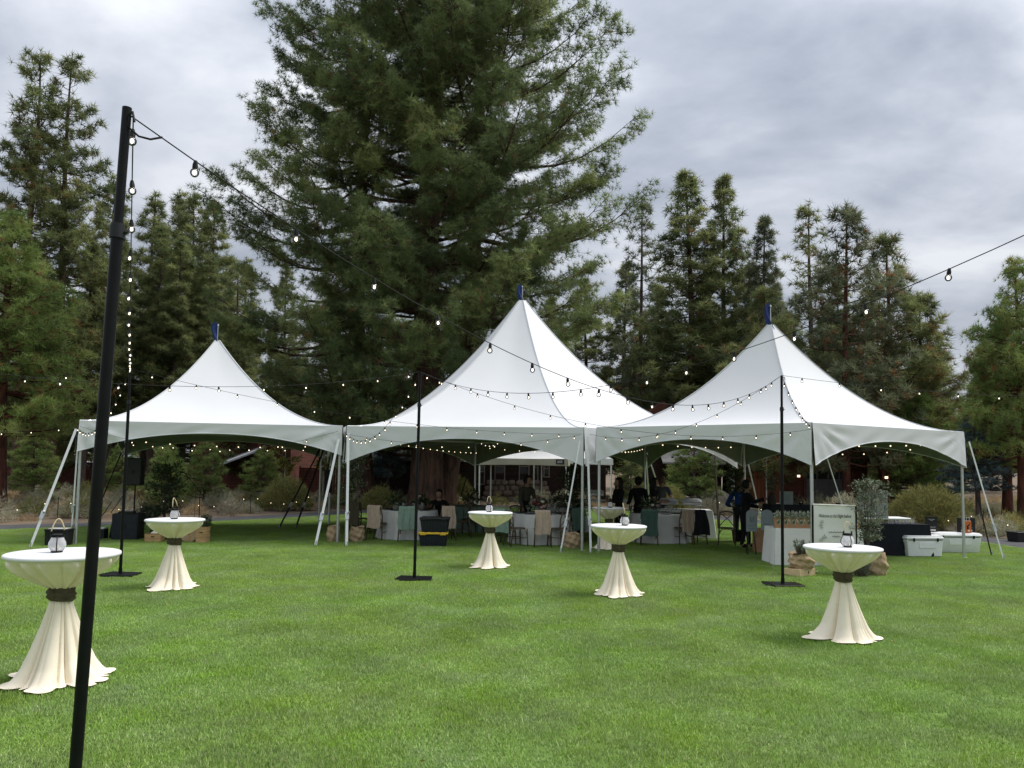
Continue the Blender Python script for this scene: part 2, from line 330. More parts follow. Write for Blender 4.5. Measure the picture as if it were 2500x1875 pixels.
    def mesh(s, name, mat, smooth=False, ang=None):
        me = bpy.data.meshes.new(name); me.from_pydata([tuple(v) for v in s.v], [], s.f)
        for m in (mat if isinstance(mat, (list, tuple)) else [mat]): me.materials.append(MT[m] if isinstance(m, str) else m)
        if any(s.m): me.polygons.foreach_set('material_index', s.m)
        if smooth: me.polygons.foreach_set('use_smooth', [True] * len(me.polygons))
        if smooth and ang: me.set_sharp_from_angle(angle=R(ang))
        me.update(); return me
    def build(s, name, mat, parent=None, smooth=False, ang=None, loc=None, rz=0):
        return put(name, s.mesh(name, mat, smooth, ang), parent, loc, rz)

def put(name, me, parent=None, loc=None, rz=0):
    o = bpy.data.objects.new(name, me); COL.objects.link(o)
    if parent: o.parent = parent
    if loc: o.location = loc
    if rz: o.rotation_euler = (0, 0, rz)
    return o
def tag(o, label, cat, group=None, kind=None):
    if label: o['label'] = label
    if cat: o['category'] = cat
    if group: o['group'] = group
    if kind: o['kind'] = kind
    return o
def thing(name, label, cat, loc=(0, 0, 0), rz=0, group=None):
    o = bpy.data.objects.new(name, None); COL.objects.link(o); o.location = loc; o.rotation_euler = (0, 0, rz)
    o.empty_display_size = 0.1
    return tag(o, label, cat, group)
def copy_tree(o, parent=None):
    c = o.copy(); COL.objects.link(c); c.parent = parent
    for ch in list(o.children): copy_tree(ch, c)
    return c
def dup(o, label, loc, rz=0, scale=None):
    c = copy_tree(o); c['label'] = label; c.location = loc; c.rotation_euler = (0, 0, rz)
    if scale: c.scale = (scale,) * 3
    return c
def struct(o):
    o['kind'] = 'structure'; return o

def tri_mesh(name, V, mat, tint=None, smooth=False):
    """V: (n,3,3) triangles"""
    n = len(V); me = bpy.data.meshes.new(name)
    me.vertices.add(n * 3); me.vertices.foreach_set('co', V.reshape(-1).astype(np.float32))
    me.loops.add(n * 3); me.loops.foreach_set('vertex_index', np.arange(n * 3, dtype=np.int32))
    me.polygons.add(n); me.polygons.foreach_set('loop_start', np.arange(0, n * 3, 3, dtype=np.int32))
    me.polygons.foreach_set('loop_total', np.full(n, 3, dtype=np.int32))
    me.materials.append(MT[mat]); me.update(calc_edges=True)
    if tint is not None:
        a = me.attributes.new('tint', 'FLOAT', 'POINT'); a.data.foreach_set('value', np.repeat(tint, 3).astype(np.float32))
    return me
def frames(D, rng):
    """rotation matrices whose z axis is each row of D, spun at random"""
    D = D / np.maximum(np.linalg.norm(D, axis=1, keepdims=True), 1e-6)
    A = rng.normal(size=D.shape); A -= D * (A * D).sum(1, keepdims=True); A /= np.maximum(np.linalg.norm(A, axis=1, keepdims=True), 1e-6)
    return np.stack([A, np.cross(D, A), D], axis=2)
def scatter(T, P, D, sc, rng):
    """T: (k,3,3) template triangles copied to P along D with scale sc -> (n*k,3,3)"""
    F = frames(D, rng)
    out = np.einsum('nij,kvj->nkvi', F, T) * np.asarray(sc)[:, None, None, None] + P[:, None, None, :]
    return out.reshape(-1, 3, 3)
def tuft(n, L, w, spread, rng, curve=0.0):
    """a rosette of needles round +Z"""
    T = []
    for i in range(n):
        ph = 2 * PI * (i + rng.random() * .7) / n * 2.4; th = spread * math.sqrt((i + 0.4) / n)
        d = np.array([math.sin(th) * math.cos(ph), math.sin(th) * math.sin(ph), math.cos(th)])
        s = np.cross(d, rng.normal(size=3)); s /= np.linalg.norm(s)
        l = L * rng.uniform(.75, 1.1)
        T.append([s * w / 2, -s * w / 2, d * l])
    return np.array(T)
def leaf_template(L, w):
    return np.array([[[0, 0, 0], [w / 2, 0, L * .45], [0, w * .12, L]], [[0, 0, 0], [0, w * .12, L], [-w / 2, 0, L * .45]]])
# ------------------------------------------------------------------ ground
LAWN = [(-40, -8), (17, -8), (15.5, 8), (13.7, 19.9), (13.55, 22.2), (11.6, 25.3), (9.0, 28.6), (7.4, 32), (5.0, 36), (0.5, 37.5), (-4.0, 34.2),
        (-7.9, 28.4), (-9.9, 26.0), (-14, 22.1), (-20, 18.6), (-40, 14)]
def smooth_poly(pts, i0, i1, n=6):
    o = list(pts[:i0])
    for i in range(i0, i1):
        p0, p1, p2, p3 = [np.array(pts[max(0, min(len(pts) - 1, k))], float) for k in (i - 1, i, i + 1, i + 2)]
        for q in range(n):
            t = q / n; o.append(tuple(0.5 * ((2 * p1) + (-p0 + p2) * t + (2 * p0 - 5 * p1 + 4 * p2 - p3) * t * t + (-p0 + 3 * p1 - 3 * p2 + p3) * t ** 3)))
    return o + list(pts[i1:])
LAWN_S = smooth_poly(LAWN, 2, 15)
def inside(x, y, poly):
    c = False; j = len(poly) - 1
    for i in range(len(poly)):
        if (poly[i][1] > y) != (poly[j][1] > y) and x < (poly[j][0] - poly[i][0]) * (y - poly[i][1]) / (poly[j][1] - poly[i][1]) + poly[i][0]: c = not c
        j = i
    return c
b = MB(); b.add([(-900, -300, -0.012), (900, -300, -0.012), (900, 1500, -0.012), (-900, 1500, -0.012)], [(0, 1, 2, 3)])
struct(b.build('ground', 'earth'))
b = MB(); b.add([(x, y, 0.0) for x, y in LAWN_S], [tuple(range(len(LAWN_S)))])
struct(b.build('lawn', 'turf'))
edge = LAWN_S[2:-1]; outer = []
for i, p in enumerate(edge):
    a = np.array(edge[max(i - 1, 0)]); c = np.array(edge[min(i + 1, len(edge) - 1)]); d = c - a; d = d / np.linalg.norm(d)
    outer.append((p[0] + d[1] * 1.7, p[1] - d[0] * 1.7))
b = MB(); n = len(edge)
b.add([(p[0] + (q[0] - p[0]) * .02, p[1] + (q[1] - p[1]) * .02, -0.006) for p, q in zip(edge, outer)] + [(x, y, -0.006) for x, y in outer],
      [(i, i + n, i + n + 1, i + 1) for i in range(n - 1)])
struct(b.build('path', 'asphalt'))

# grass blades: one patch of turf set out over the lawn with geometry nodes
rng = np.random.default_rng(5)
NB = 2300; T = np.zeros((NB, 3, 3)); xy = rng.uniform(-.27, .27, (NB, 2)); an = rng.uniform(0, 2 * PI, NB); hgt = rng.uniform(.018, .036, NB)
ln = rng.uniform(.1, .75, NB) * hgt; wv = rng.uniform(.0022, .0045, NB); a2 = rng.uniform(0, 2 * PI, NB)
T[:, 0, 0] = xy[:, 0] + np.cos(an) * wv; T[:, 0, 1] = xy[:, 1] + np.sin(an) * wv
T[:, 1, 0] = xy[:, 0] - np.cos(an) * wv; T[:, 1, 1] = xy[:, 1] - np.sin(an) * wv
T[:, 2, 0] = xy[:, 0] + np.cos(a2) * ln; T[:, 2, 1] = xy[:, 1] + np.sin(a2) * ln; T[:, 2, 2] = hgt
def grass_mat():
    m = bpy.data.materials.new('lawn_grass_blades'); m.use_nodes = True; t = m.node_tree; bs = t.nodes['Principled BSDF']; o = t.nodes['Material Output']
    at = N(t, 'ShaderNodeAttribute', attribute_name='tint'); rr = ramp(t, [(0, (0.215, 0.370, 0.055)), (0.5, (0.300, 0.475, 0.085)), (0.85, (0.40, 0.56, 0.15)), (1, (0.54, 0.62, 0.29))])
    t.links.new(at.outputs['Fac'], rr.inputs[0])
    g = N(t, 'ShaderNodeNewGeometry'); nz = N(t, 'ShaderNodeTexNoise'); nz.inputs['Scale'].default_value = 0.9; nz.inputs['Detail'].default_value = 5; nz.inputs['Roughness'].default_value = .65
    t.links.new(g.outputs['Position'], nz.inputs[0])
    mr = N(t, 'ShaderNodeMapRange'); mr.inputs[1].default_value = .32; mr.inputs[2].default_value = .68; mr.inputs[3].default_value = .80; mr.inputs[4].default_value = 1.20
    t.links.new(nz.outputs[0], mr.inputs[0])
    hs = N(t, 'ShaderNodeHueSaturation'); t.links.new(rr.outputs[0], hs.inputs['Color']); t.links.new(mr.outputs[0], hs.inputs['Value'])
    n2 = N(t, 'ShaderNodeTexNoise'); n2.inputs['Scale'].default_value = 0.35; n2.inputs['Detail'].default_value = 3; t.links.new(g.outputs['Position'], n2.inputs[0])
    m2 = N(t, 'ShaderNodeMapRange'); m2.inputs[1].default_value = .35; m2.inputs[2].default_value = .65; m2.inputs[3].default_value = .495; m2.inputs[4].default_value = .510
    t.links.new(n2.outputs[0], m2.inputs[0]); t.links.new(m2.outputs[0], hs.inputs['Hue'])
    n4 = N(t, 'ShaderNodeTexNoise'); n4.inputs['Scale'].default_value = 1.3; n4.inputs['Detail'].default_value = 6; n4.inputs['Roughness'].default_value = .7; t.links.new(g.outputs['Position'], n4.inputs[0])
    m4 = N(t, 'ShaderNodeMapRange'); m4.inputs[1].default_value = .35; m4.inputs[2].default_value = .68; m4.inputs[3].default_value = 1.10; m4.inputs[4].default_value = .80; t.links.new(n4.outputs[0], m4.inputs[0]); t.links.new(m4.outputs[0], hs.inputs['Saturation'])  # whitish sheen patches of the lawn painted in as lower saturation
    t.links.new(hs.outputs[0], bs.inputs['Base Color']); bs.inputs['Roughness'].default_value = .55; bs.inputs['Specular IOR Level'].default_value = .12
    lift(t, bs, 0.72)
    tr = N(t, 'ShaderNodeBsdfTranslucent'); t.links.new(hs.outputs[0], tr.inputs[0]); ms = N(t, 'ShaderNodeMixShader'); ms.inputs[0].default_value = .35
    t.links.new(bs.outputs[0], ms.inputs[1]); t.links.new(tr.outputs[0], ms.inputs[2]); t.links.new(ms.outputs[0], o.inputs[0])
    return m
MT['grass'] = grass_mat()
patch = bpy.data.objects.new('turf_patch', tri_mesh('turf_patch', T, 'grass', rng.random(NB) ** 1.1))
pts = []
for iy in range(0, 68):
    y = 3.6 + iy * .5
    hw = .74 * y + 1.6
    for ix in range(int(-hw / .5), int(hw / .5) + 1):
        x = ix * .5 + (.25 if iy % 2 else 0)
        if inside(x, y, LAWN_S) and inside(x + .3, y + .3, LAWN_S) and inside(x - .3, y + .3, LAWN_S): pts.append((x + random.Random(ix * 77 + iy).uniform(-.05, .05), y, 0))
me = bpy.data.meshes.new('lawn_grass'); me.from_pydata(pts, [], []); me.materials.append(MT['grass'])
og = put('lawn_grass', me); tag(og, 'short mown green grass blades covering the lawn', 'grass', kind='stuff')
ng = bpy.data.node_groups.new('turf_scatter', 'GeometryNodeTree')
ng.interface.new_socket('Geometry', in_out='INPUT', socket_type='NodeSocketGeometry'); ng.interface.new_socket('Geometry', in_out='OUTPUT', socket_type='NodeSocketGeometry')
gi = ng.nodes.new('NodeGroupInput'); go = ng.nodes.new('NodeGroupOutput'); ip = ng.nodes.new('GeometryNodeInstanceOnPoints'); oi = ng.nodes.new('GeometryNodeObjectInfo')
oi.inputs[0].default_value = patch
rv = ng.nodes.new('FunctionNodeRandomValue'); rv.data_type = 'FLOAT_VECTOR'; rv.inputs[0].default_value = (0, 0, 0); rv.inputs[1].default_value = (0, 0, 6.283)
rs = ng.nodes.new('FunctionNodeRandomValue'); rs.data_type = 'FLOAT_VECTOR'; rs.inputs[0].default_value = (1, 1, .75); rs.inputs[1].default_value = (1.1, 1.1, 1.2)
ng.links.new(gi.outputs[0], ip.inputs['Points']); ng.links.new(oi.outputs['Geometry'], ip.inputs['Instance']); ng.links.new(rv.outputs[0], ip.inputs['Rotation']); ng.links.new(rs.outputs[0], ip.inputs['Scale'])
ng.links.new(ip.outputs[0], go.inputs[0])
og.modifiers.new('turf', 'NODES').node_group = ng

rng = np.random.default_rng(12); k = 90; P = np.stack([rng.uniform(-9, 9, k), rng.uniform(5, 18, k), rng.uniform(.022, .036, k)], 1); D = np.stack([rng.normal(0, 1, k), rng.normal(0, 1, k), rng.normal(0, .15, k)], 1)
T = np.array([[[0, 0, 0], [.012, 0, .022], [0, .006, .05]], [[0, 0, 0], [0, .006, .05], [-.012, 0, .022]]])
tag(put('fallen_leaves', tri_mesh('fallen_leaves', scatter(T, P, D, rng.uniform(.4, .9, k), rng), 'leaf_aspen', np.repeat(rng.uniform(.5, 1, k), 2))), 'small fallen leaves and specks scattered on the grass', 'leaves', kind='stuff')
# ------------------------------------------------------------------ shrubs and dry grass
def bush_tris(rng, r, h, n, L, w, spread=1.0):
    """stems and sprays filling a ragged mound"""
    a = rng.uniform(0, 2 * PI, n); q = np.sqrt(rng.random(n)) * r; z = h * (1 - (q / r) ** 2 * .75) * rng.uniform(.12, 1.0, n) ** .6
    z *= rng.uniform(.75, 1.12, n)
    P = np.stack([q * np.cos(a), q * np.sin(a), z], 1); D = np.stack([np.cos(a) * q / r * spread, np.sin(a) * q / r * spread, np.full(n, .9)], 1) + rng.normal(0, .35, (n, 3))
    T = tuft(5, L, w, .8, rng)
    return scatter(T, P - D / np.linalg.norm(D, axis=1, keepdims=True) * L * .5, D, rng.uniform(.6, 1.25, n), rng)
def shrub_field(name, label, mat, seed, spots, L, w, dens):
    rng = np.random.default_rng(seed); V = []; Ti = []
    for x, y, r, h in spots:
        tr = bush_tris(rng, r, h, int(dens * r * r * (0.6 + h)), L, w); V.append(tr + np.array([x, y, 0])); Ti.append(np.clip(rng.random() * .7 + rng.random(len(tr)) * .4 - .05, 0, 1))
    o = put(name, tri_mesh(name, np.concatenate(V), mat, np.concatenate(Ti))); return tag(o, label, 'shrubs', kind='stuff')
def beyond_path(x, y, m=1.9):
    for k in range(8):
        if inside(x + m * math.cos(k * PI / 4), y + m * math.sin(k * PI / 4), LAWN_S): return False
    return not inside(x, y, LAWN_S)
rr_ = random.Random(11); sage = []; dry = []; rab = []
while len(sage) < 300:
    x, y = rr_.uniform(-36, 34), rr_.uniform(17, 46)
    if abs(x) > .8 * y + 3 or not beyond_path(x, y) or (-6 < x < 7 and y < 37.5): continue
    if 2.2 < x < 9 and y > 41: continue
    k = rr_.random()
    if -10 < x < 10 and y > 43: continue
    if k < .48: sage.append((x, y, rr_.uniform(.35, .8), rr_.uniform(.45, 1.0)))
    elif k < .75: rab.append((x, y, rr_.uniform(.35, .75), rr_.uniform(.5, 1.0)))
    else: sage.append((x, y, .4, .5))
while len(dry) < 520:
    x, y = rr_.uniform(-40, 40), rr_.uniform(17, 60)
    if abs(x) > .8 * y + 3 or not beyond_path(x, y, 1.75) or (-10 < x < 11 and y > 42): continue
    dry.append((x, y, rr_.uniform(.25, .6), rr_.uniform(.25, .6)))
shrub_field('sagebrush', 'grey-green sagebrush growing along the far side of the path', 'shrub', 3, sage, .26, .016, 330)
shrub_field('rabbitbrush', 'olive rabbitbrush mixed among the sagebrush behind the path', 'rabbitbrush', 4, rab, .26, .016, 380)
shrub_field('dry_grass', 'tan dry bunchgrass between the shrubs and under the trees', 'drygrass', 5, dry, .30, .012, 330)
def lone_shrub(name, label, mat, loc, r, h, seed, L=.24, w=.018, dens=900):
    rng = np.random.default_rng(seed); tr = bush_tris(rng, r, h, int(dens * r * r * (.6 + h)), L, w)
    root = thing(name, label, 'shrub', loc)
    put('foliage', tri_mesh('shrub_foliage', tr, mat, rng.random(len(tr))), root)
    b = MB()
    for i in range(7):
        a = rng.uniform(0, 6.28); b.tube([(0, 0, 0), (math.cos(a) * r * .3, math.sin(a) * r * .3, h * .4), (math.cos(a) * r * .6, math.sin(a) * r * .6, h * .75)], [.018, .012, .004], 4)
    b.build('stem', 'twig', root)
lone_shrub('leafy_shrub', 'rounded green shrub beyond the path, left of the black tent straps', 'rabbitbrush', (-9.6, 32.5, 0), 1.15, 1.5, 21)
lone_shrub('leafy_shrub', 'tall yellow-green shrub behind the white coolers on the right', 'rabbitbrush', (14.9, 27.3, 0), 1.55, 1.55, 22)
lone_shrub('leafy_shrub', 'brownish twiggy shrub just behind the welcome sign and olive tree', 'shrub', (11.7, 26.6, 0), 1.0, 1.25, 23)
lone_shrub('leafy_shrub', 'yellow-green shrub behind the serving table with white lids', 'rabbitbrush', (6.9, 33.5, 0), 1.0, 1.35, 24)
lone_shrub('leafy_shrub', 'low dark green mound shrub in front of the pale boulders', 'shrub', (8.9, 33.8, 0), .8, .75, 25)
lone_shrub('leafy_shrub', 'pale green bush by the cabin porch, seen between the tent legs', 'rabbitbrush', (-2.9, 40.3, 0), 1.1, 1.6, 26)
lone_shrub('leafy_shrub', 'olive bush at the foot of the thick pine trunk', 'rabbitbrush', (-5.9, 34.5, 0), 1.0, 1.1, 27)
lone_shrub('leafy_shrub', 'grey-green bush behind the second white canopy', 'shrub', (3.3, 39.8, 0), 1.3, 1.05, 28)
lone_shrub('leafy_shrub', 'orange-tinged low bush near the left pine trunk', 'drygrass', (-3.4, 38.6, 0), 1.1, .9, 29)

# ------------------------------------------------------------------ trees
def trunk_mesh(H, r0, path, seed, sides=14, ridged=False, top=1.0):
    rg = random.Random(seed); b = MB(); n = 26; vs = []; zs = [H * top * (i / n) ** 1.25 for i in range(n + 1)]
    if ridged: zs = [0.0 + 4.6 * i / 44 for i in range(44)] + [4.7 + (H * top - 4.7) * (i / 22) for i in range(23)]
    ph = [rg.uniform(0, 6.28) for _ in range(8)]
    for z in zs:
        px, py = path(z); r = r0 * (max(0.0, 1 - z / H) ** .82) * (1 + .30 * math.exp(-z / .55)) + .012
        for k in range(sides):
            t = 2 * PI * k / sides; q = r
            if ridged:
                q *= 1 + .055 * abs(math.sin(t * 7.5 + ph[0] + .8 * math.sin(z * 1.1 + ph[1]))) + .045 * math.sin(t * 17 + z * 2.1 + ph[2]) * math.sin(z * 3.3 + t * 3 + ph[3]) + rg.uniform(-.02, .02)
            vs.append((px + q * math.cos(t), py + q * math.sin(t), z))
    m = len(zs); fs = [(i * sides + k, i * sides + (k + 1) % sides, (i + 1) * sides + (k + 1) % sides, (i + 1) * sides + k) for i in range(m - 1) for k in range(sides)]
    b.add(vs, fs + [tuple(range((m - 1) * sides, m * sides))]); return b
def tubes_np(paths, sides=4):
    """many small branch tubes: list of (pts (m,3), r0, r1)"""
    V = []; F = []; o = 0
    for p, ra, rb in paths:
        m = len(p)
        d = np.gradient(p, axis=0); d /= np.maximum(np.linalg.norm(d, axis=1, keepdims=True), 1e-6)
        a = np.cross(d, [0, 0, 1.0]); ln = np.linalg.norm(a, axis=1, keepdims=True); a = np.where(ln > 1e-3, a / np.maximum(ln, 1e-6), [1, 0, 0]); c = np.cross(a, d)
        rr = np.linspace(ra, rb, m)[:, None]
        for k in range(sides):
            t = 2 * PI * k / sides; V.append(p + rr * (a * math.cos(t) + c * math.sin(t)))
        for i in range(m - 1):
            for k in range(sides):
                k2 = (k + 1) % sides; F.append((o + k * m + i, o + k2 * m + i, o + k2 * m + i + 1, o + k * m + i + 1))
        o += sides * m
    return np.concatenate(V), F
def np_mesh(name, V, F, mat):
    me = bpy.data.meshes.new(name); me.from_pydata(V.tolist(), [], F); me.materials.append(MT[mat]); me.update(); return me

def pine(seed, H, r0, prof, z0, dz, nbr, L, w, nn, tw_per_m, lean=(0, 0), droop=.15, up=.22, spread=1.25, gap=0.12, fine=.9, brown=.03, dead_z=0, start=.22, tl0=.26, clump=.12, bpit=-.12, pslope=.62):
    """returns (limb mesh arrays, foliage tris, tint, trunk path)"""
    rng = np.random.default_rng(seed)
    path = lambda z: (lean[0] * (1 - math.exp(-z / 7.0)) + .10 * math.sin(z * .3 + seed), lean[1] * (1 - math.exp(-z / 7.0)) + .08 * math.sin(z * .23 + seed * 2))
    zs = [p[0] for p in prof]; rsx = [p[1] for p in prof]
    limbs = []; P = []; D = []; SC = []; TI = []
    z = z0
    while z < H * .985:
        Rm = np.interp(z, zs, rsx); k = max(3, int(nbr * (0.55 + .45 * min(1, Rm / max(rsx)))))
        off = rng.uniform(0, 6.28)
        for i in range(k):
            if rng.random() < gap: continue
            zz = z + rng.uniform(-.5, .5) * dz; a = off + 2 * PI * i / k + rng.uniform(-.35, .35)
            Rb = Rm * rng.uniform(.62, 1.08)
            if Rb < .12: continue
            fz = zz / H; pit = bpit + pslope * fz ** 1.5 + rng.uniform(-.12, .12)
            s = np.linspace(0, 1, 7); px, py = path(zz); side = rng.uniform(-.18, .18)
            hx = Rb * (s - .0); hz = Rb * (pit * s - droop * np.sin(s * PI) + up * s ** 3)
            ax = np.array([math.cos(a), math.sin(a), 0]); lx = np.array([-math.sin(a), math.cos(a), 0])
            pts = np.array([px, py, zz]) + hx[:, None] * ax + (side * Rb * s ** 2)[:, None] * lx + hz[:, None] * np.array([0, 0, 1.0])
            limbs.append((pts, .012 + .017 * Rb * (1.1 - .5 * fz), .006))
            nt_ = max(3, int(Rb * tw_per_m)); tt = start + (1 - start) * np.sort(rng.random(nt_)) ** .8
            sgn = np.where(rng.random(nt_) < .5, -1, 1.0)
            base = np.stack([np.interp(tt, s, pts[:, c]) for c in range(3)], 1)
            tl = Rb * tl0 * (1.15 - .75 * tt) * rng.uniform(.6, 1.25, nt_) + .12
            dirs = ax * (.75 + .4 * rng.random((nt_, 1))) + lx * (sgn * rng.uniform(.45, 1.1, nt_))[:, None] + np.array([0, 0, 1.0]) * rng.uniform(-.08, .75, nt_)[:, None]
            dirs /= np.linalg.norm(dirs, axis=1, keepdims=True); tip = base + dirs * tl[:, None]
            bt = np.clip(.45 + .34 * rng.uniform(-1, 1), .02, .88)
            if Rb > .8:
                for q in range(0, nt_): limbs.append((np.stack([base[q], tip[q]]), .006 + .003 * min(Rb, 3), .004))
            m_ = max(1, int(round(fine)))
            for q in range(m_):
                f_ = 1 - rng.uniform(0, .62, nt_) * (q > 0)
                P.append(base + dirs * (tl * f_)[:, None] + rng.normal(0, 1, (nt_, 3)) * np.array([clump, clump, clump * .55]) * (q > 0)); D.append(dirs * .8 + np.array([0, 0, .4]) + rng.normal(0, .45, (nt_, 3)))
                SC.append(rng.uniform(.75, 1.2, nt_)); t_ = np.clip(bt + rng.normal(0, .13, nt_), 0, .9); t_[rng.random(nt_) < brown] = 1.0; TI.append(t_)
            P.append(pts[-1:]); D.append((ax + [0, 0, .6])[None, :]); SC.append(np.array([1.15])); TI.append(np.array([bt]))
        z += dz * (1.0 - .35 * z / H)
    # leader
    px, py = path(H); zt = np.linspace(H * .93, H, 7); P.append(np.stack([np.full(7, px), np.full(7, py), zt], 1)); D.append(np.tile([0, 0, 1.0], (7, 1)) + rng.normal(0, .3, (7, 3))); SC.append(np.ones(7)); TI.append(np.full(7, .5))
    if dead_z:
        for i in range(14):
            zz = rng.uniform(dead_z, z0); a = rng.uniform(0, 6.28); l = rng.uniform(.5, 1.6); px, py = path(zz)
            s = np.linspace(0, 1, 4)[:, None]; limbs.append((np.array([px, py, zz]) + s * l * np.array([math.cos(a), math.sin(a), -.15]) - s ** 2 * np.array([0, 0, .3]), .02, .005))
    P = np.concatenate(P); D = np.concatenate(D); SC = np.concatenate(SC); TI = np.concatenate(TI)
    T = tuft(nn, L, w, spread, rng); V = scatter(T, P, D, SC, rng)
    return tubes_np(limbs), V, np.repeat(TI, nn), path
PINE_LIB = {}
def pine_kind(key, mat, bark, ridged=False, sides=12, **kw):
    (LV, LF), V, TI, path = pine(**kw)
    PINE_LIB[key] = (trunk_mesh(kw['H'], kw['r0'], path, kw['seed'], sides, ridged).mesh('trunk', bark, True), np_mesh('limbs', LV, LF, bark), tri_mesh('needles', V, mat, TI), len(V))
def plant_pine(key, name, label, loc, rz=0, s=1.0, sz=None, group=None, mat=None, bark=None):
    tm, lm, nm, _ = PINE_LIB[key]; root = thing(name, label, 'tree', loc, rz, group); root.scale = (s, s, sz or s)
    t = put('trunk', tm, root); put('limbs', lm, t); c = put('crown', nm, root)
    c['kind'] = 'stuff'
    if mat:
        c.material_slots[0].link = 'OBJECT'; c.material_slots[0].material = MT[mat]
    return root
HP = dict(dz=.84, nbr=6, L=.32, w=.024, nn=12, tw_per_m=4.8, droop=.08, up=.25, spread=1.75, gap=.10, fine=9, brown=.010, tl0=.32, clump=.17, start=.36, bpit=-.14, pslope=.36)
pine_kind('hero_main', 'pine_hero', 'bark', ridged=True, sides=64, seed=1, H=35, r0=.74, z0=3.6, prof=[(0, 4), (5, 4.6), (8, 5), (14, 5.6), (20, 5.6), (26, 4.6), (31, 2.8), (35, .2)], **HP)
pine_kind('hero_left', 'pine_hero', 'bark', ridged=True, sides=48, seed=2, H=33, r0=.46, z0=3.3, lean=(-.75, 0), prof=[(0, 4.8), (3, 5.5), (7, 6.4), (10, 6.9), (14, 6.8), (17, 6.2), (20, 5.5), (24, 4.5), (28, 3.0), (33, .2)], **HP)
pine_kind('hero_right', 'pine_hero', 'bark', seed=3, H=34, r0=.5, z0=3.8, lean=(1.5, 0), prof=[(0, 4.5), (4, 6.0), (8, 7.3), (11, 7.8), (14, 7.8), (17, 7.4), (20, 6.7), (23, 5.8), (27, 4.2), (34, .2)], **HP)
plant_pine('hero_main', 'ponderosa_pine', 'huge ponderosa pine with the thickest furrowed trunk, middle of the tall clump', (-4.1, 36.0, 0))
plant_pine('hero_left', 'ponderosa_pine', 'huge ponderosa pine with thinner leaning trunk, left of the thickest one', (-7.3, 38.2, 0))
plant_pine('hero_right', 'ponderosa_pine', 'huge ponderosa pine on the right of the tall clump, longest limbs', (-3.35, 37.4, 0))
FP = dict(L=.40, w=.042, nn=11, spread=1.7, fine=3, clump=.15, tl0=.30)
pine_kind('far_full', 'pine_far', 'bark', seed=11, H=20, r0=.24, z0=2.6, dz=.52, nbr=7, tw_per_m=5, gap=.08, droop=.06, up=.16, brown=.02, prof=[(0, 2.6), (4, 3.0), (8, 2.7), (13, 1.7), (17, .9), (20, .12)], **FP)
pine_kind('far_slim', 'pine_far', 'bark_grey', seed=12, H=22, r0=.22, z0=5.5, dz=.55, nbr=6, tw_per_m=6, gap=.12, droop=.06, up=.16, brown=.01, dead_z=2, prof=[(0, 1.9), (6, 2.1), (12, 1.9), (17, 1.2), (20, .6), (22, .1)], **FP)
pine_kind('far_open', 'pine_far', 'bark_grey', seed=13, H=20, r0=.22, z0=4.0, dz=.75, nbr=5, tw_per_m=4.5, gap=.22, droop=.08, up=.26, brown=.02, dead_z=1.5, prof=[(0, 2.2), (6, 2.3), (12, 1.7), (17, .9), (20, .1)], **FP)
pine_kind('tall_rag', 'pine_far', 'bark', seed=14, H=26, r0=.30, z0=6.5, dz=.66, nbr=6, tw_per_m=5, gap=.18, droop=.06, up=.22, brown=.03, dead_z=3, prof=[(0, 3), (8, 3.2), (14, 2.8), (20, 1.9), (24, 1.0), (26, .15)], **FP)
pine_kind('young_big', 'pine_young', 'bark_red', seed=15, H=11, r0=.27, z0=2.9, dz=.36, nbr=7, L=.27, w=.024, nn=11, tw_per_m=8, gap=.06, droop=.05, up=.16, spread=1.35, fine=4, clump=.16, tl0=.3, brown=.05, prof=[(0, 2.4), (3, 2.9), (6, 2.5), (9, 1.2), (11, .15)])
pine_kind('long_needle', 'pine_far', 'bark_red', seed=16, H=14.5, r0=.20, z0=2.4, dz=.62, nbr=6, L=.46, w=.034, nn=14, tw_per_m=4.2, gap=.12, droop=.03, up=.28, spread=1.3, fine=3, clump=.16, brown=.10, prof=[(0, 2.6), (3, 3.0), (6, 2.9), (9, 2.3), (11, 1.3), (13.2, .7), (14.5, .1)])
pine_kind('sapling', 'pine_young', 'bark_grey', seed=17, H=3.0, r0=.05, z0=.45, dz=.17, nbr=6, L=.17, w=.016, nn=10, tw_per_m=13, gap=.05, droop=0, up=.2, spread=1.2, fine=3, clump=.05, brown=.03, prof=[(0, .7), (.8, .85), (1.8, .62), (2.6, .28), (3, .06)])
pine_kind('spruce', 'spruce_blue', 'bark_grey', seed=18, H=4.4, r0=.09, z0=1.35, dz=.20, nbr=8, L=.10, w=.020, nn=8, tw_per_m=14, gap=.03, droop=.02, up=.08, spread=1.4, fine=4, clump=.05, brown=0, start=.15, prof=[(0, 1.2), (1.3, 1.3), (2.5, .9), (3.6, .42), (4.4, .05)])

